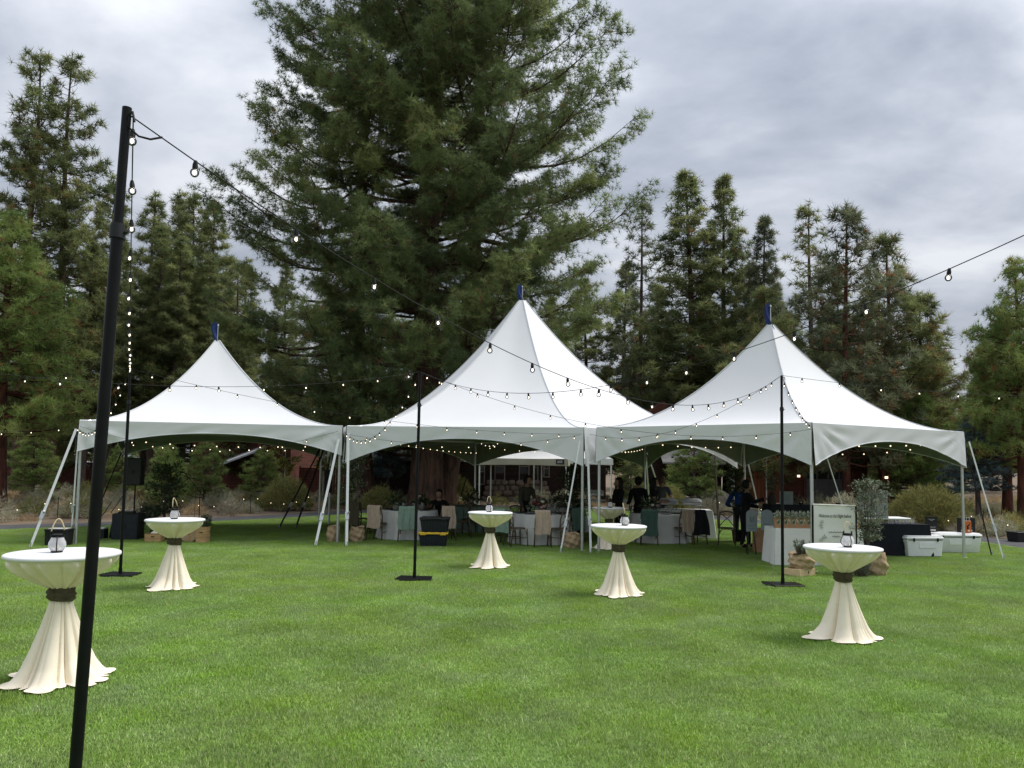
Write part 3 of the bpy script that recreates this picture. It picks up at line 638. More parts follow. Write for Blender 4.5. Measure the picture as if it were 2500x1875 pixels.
TREES = [  # kind, x, y, height, width factor, turn, material, label
 ('tall_rag', -28.7, 44, 26.6, .85, 0.3, None, 'very tall ragged pine at the left edge, left of two equal tops'),
 ('tall_rag', -27.3, 45, 26.9, .82, 2.4, None, 'very tall ragged pine at the left edge, right of two equal tops'),
 ('far_slim', -28.0, 52, 22.0, .95, 1.0, None, 'slim pine seen just left of the near black light pole, pointed top'),
 ('far_slim', -28.2, 58, 23.0, .9, 2.0, None, 'slim pine right of the near black light pole, first of four even tops'),
 ('far_slim', -27.2, 60, 24.0, .85, 3.1, None, 'slim pine with pointed top, second of four even tops'),
 ('far_slim', -25.1, 58, 23.3, .85, 4.4, None, 'slim pine with pointed top, third of four even tops'),
 ('far_slim', -22.6, 56, 22.0, .95, 5.3, None, 'slim pine with pointed top, last of four even tops, beside the giant pines'),
 ('far_open', -30.0, 57, 18.6, 1.0, .6, None, 'open grey-barked pine low between the light pole and slim tops'),
 ('far_open', -24.0, 62, 19.5, 1.0, 1.9, None, 'open pine half hidden behind the left tent peak'),
 ('far_slim', -21.6, 60, 18.5, .9, 2.9, None, 'bare-trunked pine right of the left tent pennant'),
 ('far_open', -19.2, 52, 16.0, .95, 4.0, None, 'open pine against the left side of the giant clump'),
 ('far_slim', -17.6, 58, 17.5, .9, .2, None, 'bare-trunked pine in the gap under the giant left pine'),
 ('far_slim', -33.5, 52, 17.5, 1.1, 5.0, None, 'dark pine with red trunk at far left edge of the wood'),
 ('far_full', -30.6, 49, 14.0, 1.0, 1.1, None, 'dense pine behind the left corner of the left tent'),
 ('far_slim', -23.8, 50, 18.0, 1.0, 3.3, None, 'pine with dark bare trunk seen under the left tent, left of the loudspeaker'),
 ('far_slim', -22.0, 49, 17.0, 1.0, 4.1, None, 'pine with bare trunk seen under the left tent behind the potted tree'),
 ('far_slim', -20.3, 50, 16.0, 1.0, 5.7, None, 'pine with bare trunk seen under the left tent by the microphone stand'),
 ('far_full', -16.8, 47, 11.0, .8, 2.2, None, 'shorter dense pine rising behind the right slope of the left tent'),
 ('far_slim', -26.5, 47, 16.0, 1.0, 0.8, None, 'dark pine behind the left tent leg, twin bare trunks'),
 ('young_big', -20.9, 31, 12.2, 1.05, 0.0, None, 'bright green young pine filling the left edge of the photo'),
 ('far_open', 8.5, 50, 20.3, .80, 1.3, 'pine_sage', 'thin see-through pine right of the giant clump'),
 ('far_full', 10.8, 46, 20.3, 1.12, 0.0, None, 'broad pointed dark pine left of the right tent peak'),
 ('far_full', 13.1, 46.5, 20.2, .88, 2.1, None, 'narrower pointed pine directly behind the right tent peak'),
 ('far_full', 14.7, 44, 16.9, .82, 3.9, 'pine_sage', 'shorter pine with pale tip right of the two tallest right-hand pines'),
 ('far_open', 19.9, 50, 20.1, .95, 4.4, None, 'dark spindly pine with bare gaps, left of the pale long-needled pine'),
 ('long_needle', 16.0, 36, 14.9, 1.0, 0.5, 'pine_sage', 'pale long-needled pine with thin candle-like top and rusty lower needles'),
 ('long_needle', 19.1, 38, 14.1, 1.05, 2.7, None, 'dark bushy-topped pine right of the pale long-needled pine'),
 ('long_needle', 20.6, 38, 11.0, 1.0, 4.8, None, 'lower dark pine at the right foot of the bushy-topped pine'),
 ('young_big', 19.9, 29.6, 10.4, .82, 1.7, None, 'bright green pine with reddish trunk at the right edge of the photo'),
 ('young_big', 21.6, 33, 9.0, .85, 3.7, None, 'second green pine at the right edge, lower and behind the first'),
 ('far_full', 10.2, 53, 15.0, 1.1, 5.1, None, 'dark pine filling the gap below the thin see-through pine'),
 ('far_full', 5.2, 54, 15.5, 1.0, .9, None, 'dark pine half hidden behind the right limbs of the giant clump'),
 ('far_full', 13.4, 52, 14.5, 1.1, 1.6, None, 'dark pine low behind the left slope of the right tent'),
 ('far_full', 17.2, 49, 13.5, 1.0, 2.5, None, 'dark pine low behind the pale long-needled pine'),
 ('long_needle', 12.5, 37, 11.0, .9, 3.5, None, 'rusty long-needled pine over the garage, dark trunk beside the light pole'),
 ('far_full', 18.6, 45, 11.0, 1.0, 5.5, None, 'dark pine above the right eave of the right tent'),
 ('far_open', 25.2, 52, 14.0, 1.0, 3.0, None, 'distant pine in the gap left of the right-edge pine'),
 ('far_full', 8.2, 55, 17.0, .95, 2.9, None, 'dark pine between the see-through pine and the broad pointed pine'),
 ('far_slim', 16.4, 52, 16.5, 1.1, 1.2, 'pine_sage', 'sage-green pine in the gap right of the right tent peak'),
 ('far_full', 21.6, 50, 14.5, 1.0, 3.6, None, 'dark pine filling in behind the bushy-topped pine'),
 ('far_full', 23.6, 50, 12.5, 1.0, .4, None, 'dark lower pine stepping down towards the right-edge pine'),
 ('far_full', 26.5, 48, 11.5, 1.1, 4.9, None, 'dark pine low behind the second right-edge pine'),
 ('far_full', 3.0, 58, 15.0, 1.1, 1.9, None, 'dark pine hidden mostly by the right side of the giant clump'),
 ('far_full', -13.5, 56, 15.0, 1.0, 2.2, None, 'dark pine hidden mostly by the left side of the giant clump'),
 ('long_needle', 15.0, 42, 10.5, 1.1, 5.9, None, 'rusty pine low behind the right slope of the right tent'),
 ('far_full', -22.8, 54, 10.5, 1.0, 1.0, None, 'short dark pine closing the gap under the left tent arch'),
 ('sapling', 19.2, 36, 6.0, 1.6, 4.2, None, 'small pine with thin straight trunk seen under the right tent eave'),
 ('sapling', -13.5, 30, 2.75, 1.0, 0, None, 'little bright pine under the left tent, behind the dark potted tree'),
 ('sapling', -13.6, 34, 3.0, 1.05, 1.4, None, 'little pine under the left tent, beside the microphone stand'),
 ('sapling', -14.1, 43, 2.9, 1.45, 2.6, None, 'round little pine under the left tent, in front of the pale porch roof'),
 ('sapling', -20.6, 40, 3.0, 1.1, 3.8, None, 'little pine behind the left tent leg, left of the near light pole'),
 ('sapling', -24.0, 38, 3.4, 1.2, 4.6, None, 'little pine at the left edge between two red trunks'),
 ('sapling', -19.0, 42, 3.0, 1.1, 5.5, None, 'little pine between the near light pole and the loudspeaker'),
 ('sapling', 8.8, 36.2, 3.4, 1.35, .7, None, 'bushy little pine between the hexagonal tent and right tent'),
 ('sapling', 5.7, 36.4, 2.7, 1.0, 1.9, 'pine_far', 'rust-tinged little pine behind the guests in black'),
 ('sapling', 21.0, 40, 3.6, 1.2, 2.4, None, 'little pine in the distance behind the coolers'),
 ('spruce', -6.5, 40.5, 4.7, .82, 0, None, 'blue spruce framed between the two thick pine trunks'),
 ('spruce', 18.6, 30.5, 4.5, 1.05, 2.0, None, 'blue spruce right of the right tent corner'),
]
KH = dict(far_full=20, far_slim=22, far_open=20, tall_rag=26, young_big=11, long_needle=14.5, sapling=3.0, spruce=4.4)
for kind, x, y, H, wf, rz, mt, lab in TREES:
    nm = {'sapling': 'young_pine', 'spruce': 'blue_spruce', 'young_big': 'young_pine'}.get(kind, 'pine_tree')
    s = H / KH[kind]
    plant_pine(kind, nm, lab, (x, y, 0), rz, s * wf * 1.22 if kind in ('far_full', 'far_slim', 'far_open', 'tall_rag') else wf * max(s, .9) if kind != 'sapling' else wf * min(s, 1.3), s, mat=mt)

# far wood beyond, reads as one mass
rg = random.Random(9); LVs = []; src = np.empty(len(PINE_LIB['far_slim'][2].vertices) * 3, np.float32); PINE_LIB['far_slim'][2].vertices.foreach_get('co', src)
src = src.reshape(-1, 3, 3); src = src[::20] * 1.0; ctr = src.mean(1, keepdims=True); src = ctr + (src - ctr) * 4.2
TIs = []
for i in range(78):
    x = -62 + i * 1.62 + rg.uniform(-1, 1); y = rg.uniform(64, 86); s = rg.uniform(.45, .68)
    if -14 < x < 6: s *= .8
    a = rg.uniform(0, 6.28); c, q = math.cos(a), math.sin(a); m = np.array([[c, -q, 0], [q, c, 0], [0, 0, 1.0]]) * s * np.array([[1.4], [1.4], [1.0]])
    LVs.append(src @ m.T + np.array([x, y, -1.5 * s])); TIs.append(np.clip(rg.uniform(.2, .6) + np.random.default_rng(i).normal(0, .1, len(src)), 0, .9))
tag(put('distant_wood', tri_mesh('distant_wood', np.concatenate(LVs), 'pine_far', np.concatenate(TIs))), 'far dark pine wood closing the view behind the houses', 'wood', kind='stuff')

# small broadleaf trees
def leafy(name, label, cat, loc, H, stems, crown, nleaf, leafL, leafW, mat, bark, seed, rad=.03, lean=0, hang=0.0):
    """stems rise and fork; leaves are set along the forks"""
    rng = np.random.default_rng(seed); root = thing(name, label, cat, loc); limbs = []; P = []; D = []
    zb, zt, cr = crown
    for i in range(stems):
        a = 2 * PI * i / stems + rng.uniform(-.4, .4); s = np.linspace(0, 1, 7); q = rng.uniform(.12, .35) * cr * (0 if stems == 1 else 1)
        p = np.stack([q * s * math.cos(a) + lean * s, q * s * math.sin(a), zt * .93 * s], 1); limbs.append((p, rad, rad * .25))
        for j in range(26):
            t = rng.uniform(zb / zt, 1); b0 = np.array([np.interp(t, s, p[:, c]) for c in range(3)]); az = rng.uniform(0, 6.28); zz = (b0[2] - zb) / max(.01, zt - zb)
            l = cr * math.sqrt(max(.08, 1 - (2 * zz - .85) ** 2 * .8)) * rng.uniform(.45, 1.05)
            u = np.linspace(0, 1, 5)[:, None]; d = np.array([math.cos(az), math.sin(az), rng.uniform(.1, .8)]); pp = b0 + u * l * d - u ** 2 * np.array([0, 0, hang * l]); limbs.append((pp, rad * .3, .003))
            k = max(4, nleaf // (26 * stems)); w_ = rng.uniform(.2, 1, k)
            P.append(np.stack([np.interp(w_, u[:, 0], pp[:, c]) for c in range(3)], 1) + rng.normal(0, cr * .05, (k, 3))); D.append(d * .5 + rng.normal(0, .75, (k, 3)) + np.array([0, 0, .2 - hang]))
    V, F = tubes_np(limbs, 5); put('trunk', np_mesh('trunk', V, F, bark), root)
    P = np.concatenate(P); D = np.concatenate(D); tr = scatter(leaf_template(leafL, leafW), P, D, rng.uniform(.7, 1.25, len(P)), rng)
    c = put('crown', tri_mesh('leaves', tr, mat, np.repeat(np.clip(rng.normal(.5, .25, len(P)), 0, 1), 2)), root); c['kind'] = 'stuff'
    return root
leafy('aspen_tree', 'yellowing aspen beyond the path, right of the round little pine', 'tree', (-12.2, 41, 0), 3.8, 1, (1.5, 3.7, 1.05), 1500, .11, .08, 'leaf_aspen', 'bark_white', 31, .05)
leafy('aspen_tree', 'green and gold aspen with pale trunk near the black tent straps', 'tree', (-10.6, 43, 0), 3.2, 1, (1.6, 3.6, .9), 1100, .11, .08, 'leaf_aspen', 'bark_white', 32, .06)
leafy('aspen_tree', 'pale bare-stemmed aspen sapling in front of the orange boards', 'tree', (11.75, 35, 0), 3.0, 1, (1.6, 3.1, .7), 420, .10, .08, 'leaf_aspen', 'bark_white', 33, .04)
leafy('aspen_tree', 'slender grey-stemmed sapling standing between the hexagonal and right tents', 'tree', (7.0, 25.6, 0), 3.2, 1, (2.2, 3.2, .7), 160, .09, .06, 'leaf_olive', 'bark_grey', 34, .055, lean=-.18)
leafy('aspen_tree', 'broad green tree standing behind the joint of the left and hexagonal tents', 'tree', (-6.6, 30.6, 0), 3.3, 3, (.35, 3.1, .95), 2600, .09, .055, 'leaf_dark', 'bark_grey', 35, .04)
b = MB(); b.lathe([(.30, 0), (.27, .25), (.24, .55), (.22, .72), (.05, .74)], 12, fn=lambda r, z, t: r * (1 + .08 * math.sin(5 * t + 3 * z)))
o = b.build('tree_stump', 'bark_grey', loc=(-15.2, 39.5, 0)); tag(o, 'grey weathered tree stump among the dry grass under the left tent', 'stump')
b = MB(); b.lathe([(.16, 0), (.21, .26), (.22, .28), (.20, .28), (.18, .06), (0.01, .05)], 16)
o = b.build('bucket', 'teal', loc=(-14.9, 38.3, .0)); o.location.z = .0; tag(o, 'small teal bucket beside the grey stump beyond the path', 'bucket')
for i, (x, y, r, lab) in enumerate([(9.9, 36.8, .8, 'large pale boulder behind the bushy little pine'), (11.0, 36.2, .62, 'pale boulder left of the orange boards'), (8.2, 38.6, .6, 'pale boulder behind the yellow-green shrub'),
                        (10.6, 35.3, .42, 'small pale boulder in front of the larger boulders'), (12.2, 34.2, .42, 'pale boulder below the bare aspen sapling'), (9.2, 35.2, .38, 'small boulder beside the low mound shrub'),
                        (19.4, 33.4, .45, 'pale rock in the brush right of the right tent'), (17.2, 34.5, .4, 'flat pale rock in the brush behind the coolers')]):
    rg = random.Random(i + 50); b = MB(); b.sphere((0, 0, 0), r, 14, 9)
    ph = [rg.uniform(0, 6) for _ in range(6)]
    b.v = [tuple(c * (1 + .16 * math.sin(v[0] / r * 2.3 + ph[0]) + .14 * math.sin(v[1] / r * 2.9 + ph[1]) + .10 * math.sin(v[2] / r * 4 + ph[2] + v[0] / r * 2)) for c in v) for v in b.v]
    b.v = [(v[0] * 1.25, v[1], v[2] * .72 + r * .42) for v in b.v]
    tag(b.build('boulder', 'boulder', loc=(x, y, 0), rz=rg.uniform(0, 6)), lab, 'boulder')
# ------------------------------------------------------------------ houses behind the lawn
def window(parent, x, y, z0, z1, w, grid=3, trans=.3):
    """sash window on a wall facing the camera: frame > pane, muntin"""
    h = z1 - z0; b = MB(); t = .06
    for c, d in (((x - w / 2, y, z0 + h / 2), (t, .07, h + t)), ((x + w / 2, y, z0 + h / 2), (t, .07, h + t)), ((x, y, z0), (w + 2 * t, .08, t)), ((x, y, z1), (w + 2 * t, .08, t)), ((x, y, z1 - h * trans), (w - t, .05, .035))): b.box(c, d)
    f = b.build('window', 'trim_pale', parent)
    p = MB(); p.box((x, y + .03, z0 + h / 2), (w - .02, .015, h - .02)); p.build('pane', 'pane', f)
    g = MB()
    for k in range(1, grid): g.box((x - w / 2 + w * k / grid, y, z1 - h * trans / 2), (.022, .04, h * trans - .03))
    g.build('muntin', 'trim_pale', f)
    return f
def boards(parent, name, mat, x0, x1, y, z0, z1, step, horiz=True, th=.03, seed=0):
    """siding boards with recessed joints, joined into one part"""
    rg = random.Random(seed); b = MB()
    n = int(round(((z1 - z0) if horiz else (x1 - x0)) / step))
    for i in range(n):
        j = rg.uniform(0, .012)
        if horiz: b.box(((x0 + x1) / 2, y - th / 2 - j, z0 + (i + .5) * step), (x1 - x0, th, step * .93))
        else: b.box((x0 + (i + .5) * step, y - th / 2 - j, (z0 + z1) / 2), (step * .93, th, z1 - z0))
    return tag(b.build(name, mat, parent), None, None, kind='stuff')
# centre cabin
cab = thing('cabin', 'low dark brown cabin with stone base and pale-trimmed windows behind the hexagonal tent', 'house', (0, 44, 0))
b = MB(); b.box((-2.0, 4, 2.0), (15, 7.6, 4.0)); b.build('wall', 'siding', cab)
boards(cab, 'siding', 'siding', -9.5, 5.5, .2, 0, 4, .2, True, .04, 1)
b = MB()
for sx in (-1, 1): pass
b.add([(-10.2, -.9, 3.7), (6.2, -.9, 3.7), (6.2, 4, 4.7), (-10.2, 4, 4.7), (-10.2, -.9, 3.85), (6.2, -.9, 3.85), (6.2, 4, 4.85), (-10.2, 4, 4.85)], [(0, 1, 2, 3), (7, 6, 5, 4), (0, 4, 5, 1), (1, 5, 6, 2), (3, 7, 4, 0)])
rf = b.build('roof', 'roof', cab)
b = MB()
b.add([(-9.6, -3.2, 2.22), (-2.55, -3.2, 2.22), (-3.4, .1, 3.5), (-9.6, .1, 3.5), (-9.6, -3.2, 2.3), (-2.55, -3.2, 2.3), (-3.4, .1, 3.58), (-9.6, .1, 3.58), (-2.55, .1, 2.22)],
      [(3, 2, 1, 0), (4, 5, 6, 7), (0, 1, 5, 4), (1, 2, 6, 5), (1, 8, 2)])
pr = b.build('porch_roof', 'roof', cab)
b = MB()
for i in range(14):
    x = -9.5 + i * .5; b.bar((x, -3.2, 2.32), (min(x, -3.45), .1, 3.6), .05, .05)
b.build('roof_rib', 'roof_pale', pr)
b = MB(); b.box((-3.0, -2.9, 1.1), (.16, .16, 2.2)); b.build('porch_post', 'siding', cab)
b = MB(); b.box((-7.6, -2.9, 1.1), (.16, .16, 2.2)); b.build('porch_post', 'siding', cab)
for x, z0, z1, w, g in ((-1.72, .95, 2.0, .34, 1), (-.66, 1.2, 2.35, .56, 4), (.75, 1.2, 2.35, .56, 4), (1.42, 1.2, 2.3, .26, 2), (2.05, 1.42, 2.1, .3, 3), (3.6, 1.3, 2.2, .5, 3), (-5.4, .95, 2.0, .5, 2)): window(cab, x, .13, z0, z1, w, g)
b = MB(); b.box((.25, -.08, .55), (3.0, .30, 1.1)); sb = b.build('stone_base', 'mortar', cab)
rg = random.Random(4)
for row, (z, h) in enumerate(((.14, .32), (.46, .32), (.77, .30), (1.06, .26))):
    x = -1.45 - .08 * (3 - row)
    while x < 1.9 + .05 * (3 - row):
        w = rg.uniform(.22, .62); b = MB(); b.sphere((0, 0, 0), .5, 9, 6)
        jit = [rg.uniform(.86, 1.08) for _ in b.v]
        b.v = [(math.copysign(abs(v[0] * 2) ** .55 / 2, v[0]) * w * j, math.copysign(abs(v[1] * 2) ** .7 / 2, v[1]) * .28 * j, math.copysign(abs(v[2] * 2) ** .55 / 2, v[2]) * h * j * 1.0) for v, j in zip(b.v, jit)]
        b.build('stone', 'stone', sb, loc=(x + w / 2, -.24 + rg.uniform(-.03, .03), z + rg.uniform(-.05, .05)))
        x += w + .01
# left log house
hl = thing('log_house', 'red-brown log house with pale metal porch roof glimpsed under the left tent', 'house', (-16.5, 46, 0))
b = MB(); b.box((0, 4, 1.95), (6.0, 7, 3.9)); b.build('wall', 'siding_red', hl)
boards(hl, 'log_siding', 'siding_red', -3, 3, .5, 2.2, 3.9, .25, True, .09, 2)
b = MB(); b.add([(-3.4, -.4, 3.9), (3.4, -.4, 3.9), (3.4, 4, 4.6), (-3.4, 4, 4.6), (-3.4, -.4, 4.05), (3.4, -.4, 4.05), (3.4, 4, 4.75), (-3.4, 4, 4.75)], [(0, 1, 2, 3), (7, 6, 5, 4), (0, 4, 5, 1), (1, 5, 6, 2), (3, 7, 4, 0)]); b.build('roof', 'roof', hl)
b = MB(); b.add([(-1.0, -1.6, 1.62), (1.55, -1.6, 2.62), (1.55, .3, 3.05), (-1.0, .3, 2.1), (-1.0, -1.6, 1.72), (1.55, -1.6, 2.72), (1.55, .3, 3.15), (-1.0, .3, 2.2)], [(3, 2, 1, 0), (4, 5, 6, 7), (0, 1, 5, 4), (1, 2, 6, 5), (2, 3, 7, 6), (3, 0, 4, 7)])
b.build('porch_roof', 'roof_pale', hl)
for x in (-.6, 1.3): b = MB(); b.box((x, -1.3, .85), (.16, .16, 1.7)); b.build('porch_post', 'trim_red', hl)
b = MB()
for k in range(3): b.box((2.2, -.9, 2.75 + k * .22), (1.5, .05, .06))
for x in (1.5, 2.9): b.box((x, -.9, 2.95), (.08, .08, .8))
b.build('railing', 'trim_red', hl)
# dark fences / walls low behind the brush
def fence(x0, x1, y, h, label):
    t = thing('wooden_fence', label, 'fence', ((x0 + x1) / 2, y, 0)); w = x1 - x0
    boards(t, 'board_panel', 'siding_red', -w / 2, w / 2, 0, .05, h, .16, False, .03, int(x0 * 7))
    for i in range(int(w / 2.4) + 1): b = MB(); b.box((-w / 2 + i * 2.4, .06, h / 2 + .05), (.1, .1, h + .1)); b.build('fence_post', 'trim_red', t)
fence(-44, -21.5, 51, 1.9, 'dark red-brown fence behind the brush, left of the log house')
fence(-13.2, -9.9, 47.5, 1.75, 'dark red-brown fence between the log house and the cabin')
# garage house on the right
gh = thing('garage_house', 'red-brown house with grey garage door behind the welcome table', 'house', (16, 38, 0))
b = MB(); b.box((-.35, 3.5, 1.9), (4.5, 6.6, 3.8)); b.build('wall', 'siding_red', gh)
boards(gh, 'lap_siding', 'siding_red', -2.6, -1.26, .2, 0, 3.8, .19, True, .04, 3)
boards(gh, 'lap_siding', 'siding_red', 1.12, 1.9, .2, 0, 3.8, .19, True, .04, 4)
boards(gh, 'lap_siding', 'siding_red', -1.26, 1.12, .2, 2.12, 3.8, .187, True, .04, 5)
boards(gh, 'upright_boards', 'board_orange', -4.0, -2.62, -.4, 0, 2.9, .17, False, .04, 6)
b = MB(); b.box((-3.3, 1.4, 1.45), (1.36, 3.4, 2.9)); b.build('side_wing', 'board_orange', gh)
b = MB(); b.box((-.07, -.2, 4.0), (5.2, 1.6, .12)); b.box((-.07, -.98, 3.92), (5.2, .06, .26)); b.build('eave', 'siding', gh)
b = MB(); b.box((-1.30, .1, 1.06), (.12, .14, 2.12)); b.box((1.12, .1, 1.06), (.12, .14, 2.12)); b.box((-.09, .1, 2.14), (2.6, .14, .12)); b.build('door_casing', 'trim_red', gh)
b = MB(); b.box((-.09, .17, 1.04), (2.26, .06, 2.06)); gd = b.build('garage_door', 'garage', gh)
pm = MB(); pm.rbox((0, 0, 0), (.49, .03, .43), .012); pm = pm.mesh('door_panel', 'garage')
wm = MB(); wm.box((0, 0, 0), (.46, .02, .40)); wm = wm.mesh('pane', 'pane')
for c in range(4):
    for r in range(4):
        put('pane' if r == 3 else 'door_panel', wm if r == 3 else pm, gd, (-.93 + c * .56, .125, .28 + r * .5))
b = MB(); b.box((2.08, -1.2, 1.25), (.40, .40, 2.5)); b.box((1.82, -1.2, 2.42), (.5, .16, .16)); b.build('porch_post', 'trim_red', gh)
b = MB(); b.box((2.3, -1.0, 2.68), (1.5, 1.4, .1)); b.build('porch_roof', 'siding', gh)
sm = MB(); sm.box((0, 0, 0), (.10, .10, .15)); sm.lathe([(.07, .075), (.01, .15)], 6); sm = sm.mesh('sconce', 'black_plastic')
lm = MB(); lm.box((0, -.005, -.01), (.105, .105, .11)); lm = lm.mesh('lamp_glass', 'glow')
for x, y in ((-1.62, .02), (2.04, -1.46)):
    q = put('sconce', sm, gh, (x, y, 1.72)); put('lamp_glass', lm, q)
# gabled cabin between the tents
c2 = thing('gabled_cabin', 'dark cabin with grey roof and red rafters seen between the hexagonal and right tents', 'house', (9.6, 42, 0))
b = MB(); b.box((.2, 2.6, 1.7), (3.8, 4.6, 3.4)); b.build('wall', 'siding', c2)
b = MB(); b.add([(-1.5, -1.4, 2.25), (1.9, -1.4, 2.25), (1.9, 1.6, 4.4), (-1.5, 1.6, 4.4), (-1.5, -1.4, 2.33), (1.9, -1.4, 2.33), (1.9, 1.6, 4.48), (-1.5, 1.6, 4.48)], [(3, 2, 1, 0), (4, 5, 6, 7), (0, 1, 5, 4), (1, 2, 6, 5), (2, 3, 7, 6), (3, 0, 4, 7)])
rf = b.build('roof', 'roof', c2)
for i in range(4):
    b = MB(); b.sphere((-.9 + i * .45, -1.05, 2.62), .07, 8, 5, (1, .7, .8)); b.build('snow_guard', 'black_plastic', rf)
b = MB(); b.bar((-.35, -1.75, 2.0), (1.75, -1.75, 3.5), .10, .22); b.bar((-.28, -1.68, 1.86), (1.82, -1.68, 3.36), .08, .16); b.build('rafter', 'trim_red', c2)
b = MB(); b.box((-.62, -1.3, 1.12), (.15, .15, 2.24)); b.build('porch_post', 'trim_red', c2)
b = MB(); b.add([(-2.0, 1.5, 5.0), (-.9, 1.5, 5.9), (-.9, 4.5, 5.9), (-2.0, 4.5, 5.0), (.2, 1.5, 5.0), (.2, 4.5, 5.0)], [(0, 1, 2, 3), (1, 4, 5, 2), (0, 4, 1)]); b.box((-.9, 2.6, 4.2), (1.6, 1.8, 1.7)); b.build('upper_gable', 'trim_red', c2)
# ------------------------------------------------------------------ tents
def tent(name, label, cs, apex, loc, guys, hem_mid=.28, hem_c=.9, seed=0, skip_leg=()):
    """cs: corner points (x,y,z) in order, apex above; parts: roof, seam, valance per side, leg per corner, pennant, guy straps"""
    ox, oy = loc; T = thing(name, label, 'tent', (ox, oy, 0)); n = len(cs)
    C = [Vector((x - ox, y - oy, z)) for x, y, z in cs]; A = Vector((apex[0] - ox, apex[1] - oy, apex[2])); rg = random.Random(seed)
    NV = 26; NU = 18; b = MB()
    def rp(e, u, t):           # point on the roof: side e, along the side u, t = 0 eave .. 1 peak
        E = C[e].lerp(C[(e + 1) % n], u); s = 1 - t; k = .018
        s2 = k + (1 - k) * s; p = A.lerp(E, s2); ze = E.z
        dip = 1.0 + .10 * math.sin(PI * u)
        h = max(0.0, (1 - s) ** (1.92 * dip))
        wob = .012 * math.sin(9 * u + 5 * t + e + seed) * math.sin(PI * t) * math.sin(PI * u)
        return Vector((p.x, p.y, ze + (A.z - ze) * h + wob))
    for e in range(n): b.grid(lambda u, v, e=e: rp(e, u, v), NU, NV)
    rf = b.build('roof', 'vinyl', T, True)
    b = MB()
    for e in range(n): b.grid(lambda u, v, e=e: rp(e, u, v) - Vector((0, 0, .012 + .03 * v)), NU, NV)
    b.build('shade_sheet', 'shade_sheet', T, True)  # added dark sheet below the roof, its colour stands in for shade
    for e in range(n):
        b = MB(); b.tube([rp(e, 0, t / 24) + Vector((0, 0, .004)) for t in range(0, 25)], .016, 5); b.build('hip_seam', 'seam', rf)
    for e in range(n):
        a, c = C[e], C[(e + 1) % n]; L = (c - a).length; d = (c - a).normalized(); nrm = Vector((d.y, -d.x, 0))
        mid = (a + c) / 2
        if (mid - Vector((A.x, A.y, mid.z))).dot(nrm) < 0: nrm = -nrm
        fans = [(rg.uniform(.2, 1.25), rg.uniform(.7, 1.3)) for _ in range(7)]
        def vp(u, v):
            p = a.lerp(c, u); q = abs(2 * u - 1); dep = hem_mid + (hem_c - hem_mid) * q ** 2.15
            off = .016
            for s_, xx in ((0, u * L), (1, (1 - u) * L)):          # wrinkles fanning from the two top corners
                ang = math.atan2(v * dep, xx + .02); rad = math.hypot(v * dep, xx); fall = math.exp(-((rad - .55) / .55) ** 2)
                off += .020 * fall * sum(math.sin(ang * (9 + 5 * i) * f_[1] + f_[0] * 9 + s_) for i, f_ in enumerate(fans[:4])) / 2.2 * min(1, v * 3)
            off += .010 * math.sin(u * 37 + v * 5 + seed) * v * math.sin(u * 11 + e) + .05 * v * q ** 4
            return p + nrm * off - Vector((0, 0, v * dep - .004))
        b = MB(); b.grid(vp, 72, 10); va = b.build('valance', 'vinyl', T, True)
        b = MB(); b.grid(lambda u, v: vp(u, v * .985) - nrm * .006, 72, 10); b.build('shade_sheet', 'shade_sheet', va, True)  # same added dark sheet behind the valance, shade as colour
        b = MB(); b.tube([vp(i / 48, 1.0) + nrm * .004 for i in range(49)], .012, 5); b.build('hem', 'seam', va)
    for e in range(n):
        if e in skip_leg: continue
        inw = (Vector((A.x, A.y, 0)) - Vector((C[e].x, C[e].y, 0))).normalized() * .06
        b = MB(); f = C[e] + inw
        b.tube([(f.x, f.y, .012), (f.x, f.y, C[e].z - .04)], .034, 10); lg = b.build('leg', 'alu', T, True, 40)
        b = MB(); b.rbox((f.x, f.y, .006), (.16, .16, .012), .02); b.build('foot_plate', 'alu', lg)
        b = MB(); b.tube([(f.x, f.y, C[e].z - .05), ((C[e] * .93 + A * .07).x, (C[e] * .93 + A * .07).y, C[e].z + .02)], .024, 6); b.build('corner_brace', 'alu', lg)
        b = MB(); g = (C[(e + 1) % n] - C[e]); b.bar((f.x, f.y, C[e].z - .05), (f.x + g.x * .985, f.y + g.y * .985, C[(e + 1) % n].z - .05), .045, .045); b.build('eave_rail', 'alu', T)
    # pennant on the peak
    b = MB(); b.tube([A - Vector((0, 0, .15)), A + Vector((0, 0, .42))], .012, 6); b.lathe([(.02, .42), (.028, .44), (.02, .47), (.004, .48)], 8, A); fm = b.build('finial', 'alu', T)
    sgn = -1 if seed != 1 else -1
    b = MB(); b.grid(lambda u, v: A + Vector((-.015 - .17 * v * math.sin(PI * min(1, .08 + .92 * u ** .8)) + .12 * u * u + .015 * math.sin(9 * u + 4 * v), -.03 + .05 * math.sin(u * 6 + v * 4), .44 - u * .72 + .10 * v * (1 - u))), 12, 6)
    b.build('pennant', 'blue', fm, True)
    for k, (p0, p1, mt, w) in enumerate(guys):
        q0 = Vector((p0[0] - ox, p0[1] - oy, p0[2])); q1 = Vector((p1[0] - ox, p1[1] - oy, p1[2])); s = q1 - q0
        b = MB(); b.bar(q0, q1, w, .006); gs = b.build('guy_strap', mt, T)
        if w > .03:
            m = q0 + s * .74; b = MB(); b.bar(m - s.normalized() * .09, m + s.normalized() * .09, w + .03, .045); b.bar(m - s.normalized() * .02, m - s.normalized() * .02 + Vector((.05, -.04, .07)), .03, .02); b.build('ratchet', 'alu', gs)
        b = MB(); b.tube([q1 + Vector((0, 0, -.02)), q1 + Vector((.02, -.01, .10))], .013, 6); b.build('stake', 'alu', gs)
    return T
Z = 2.92
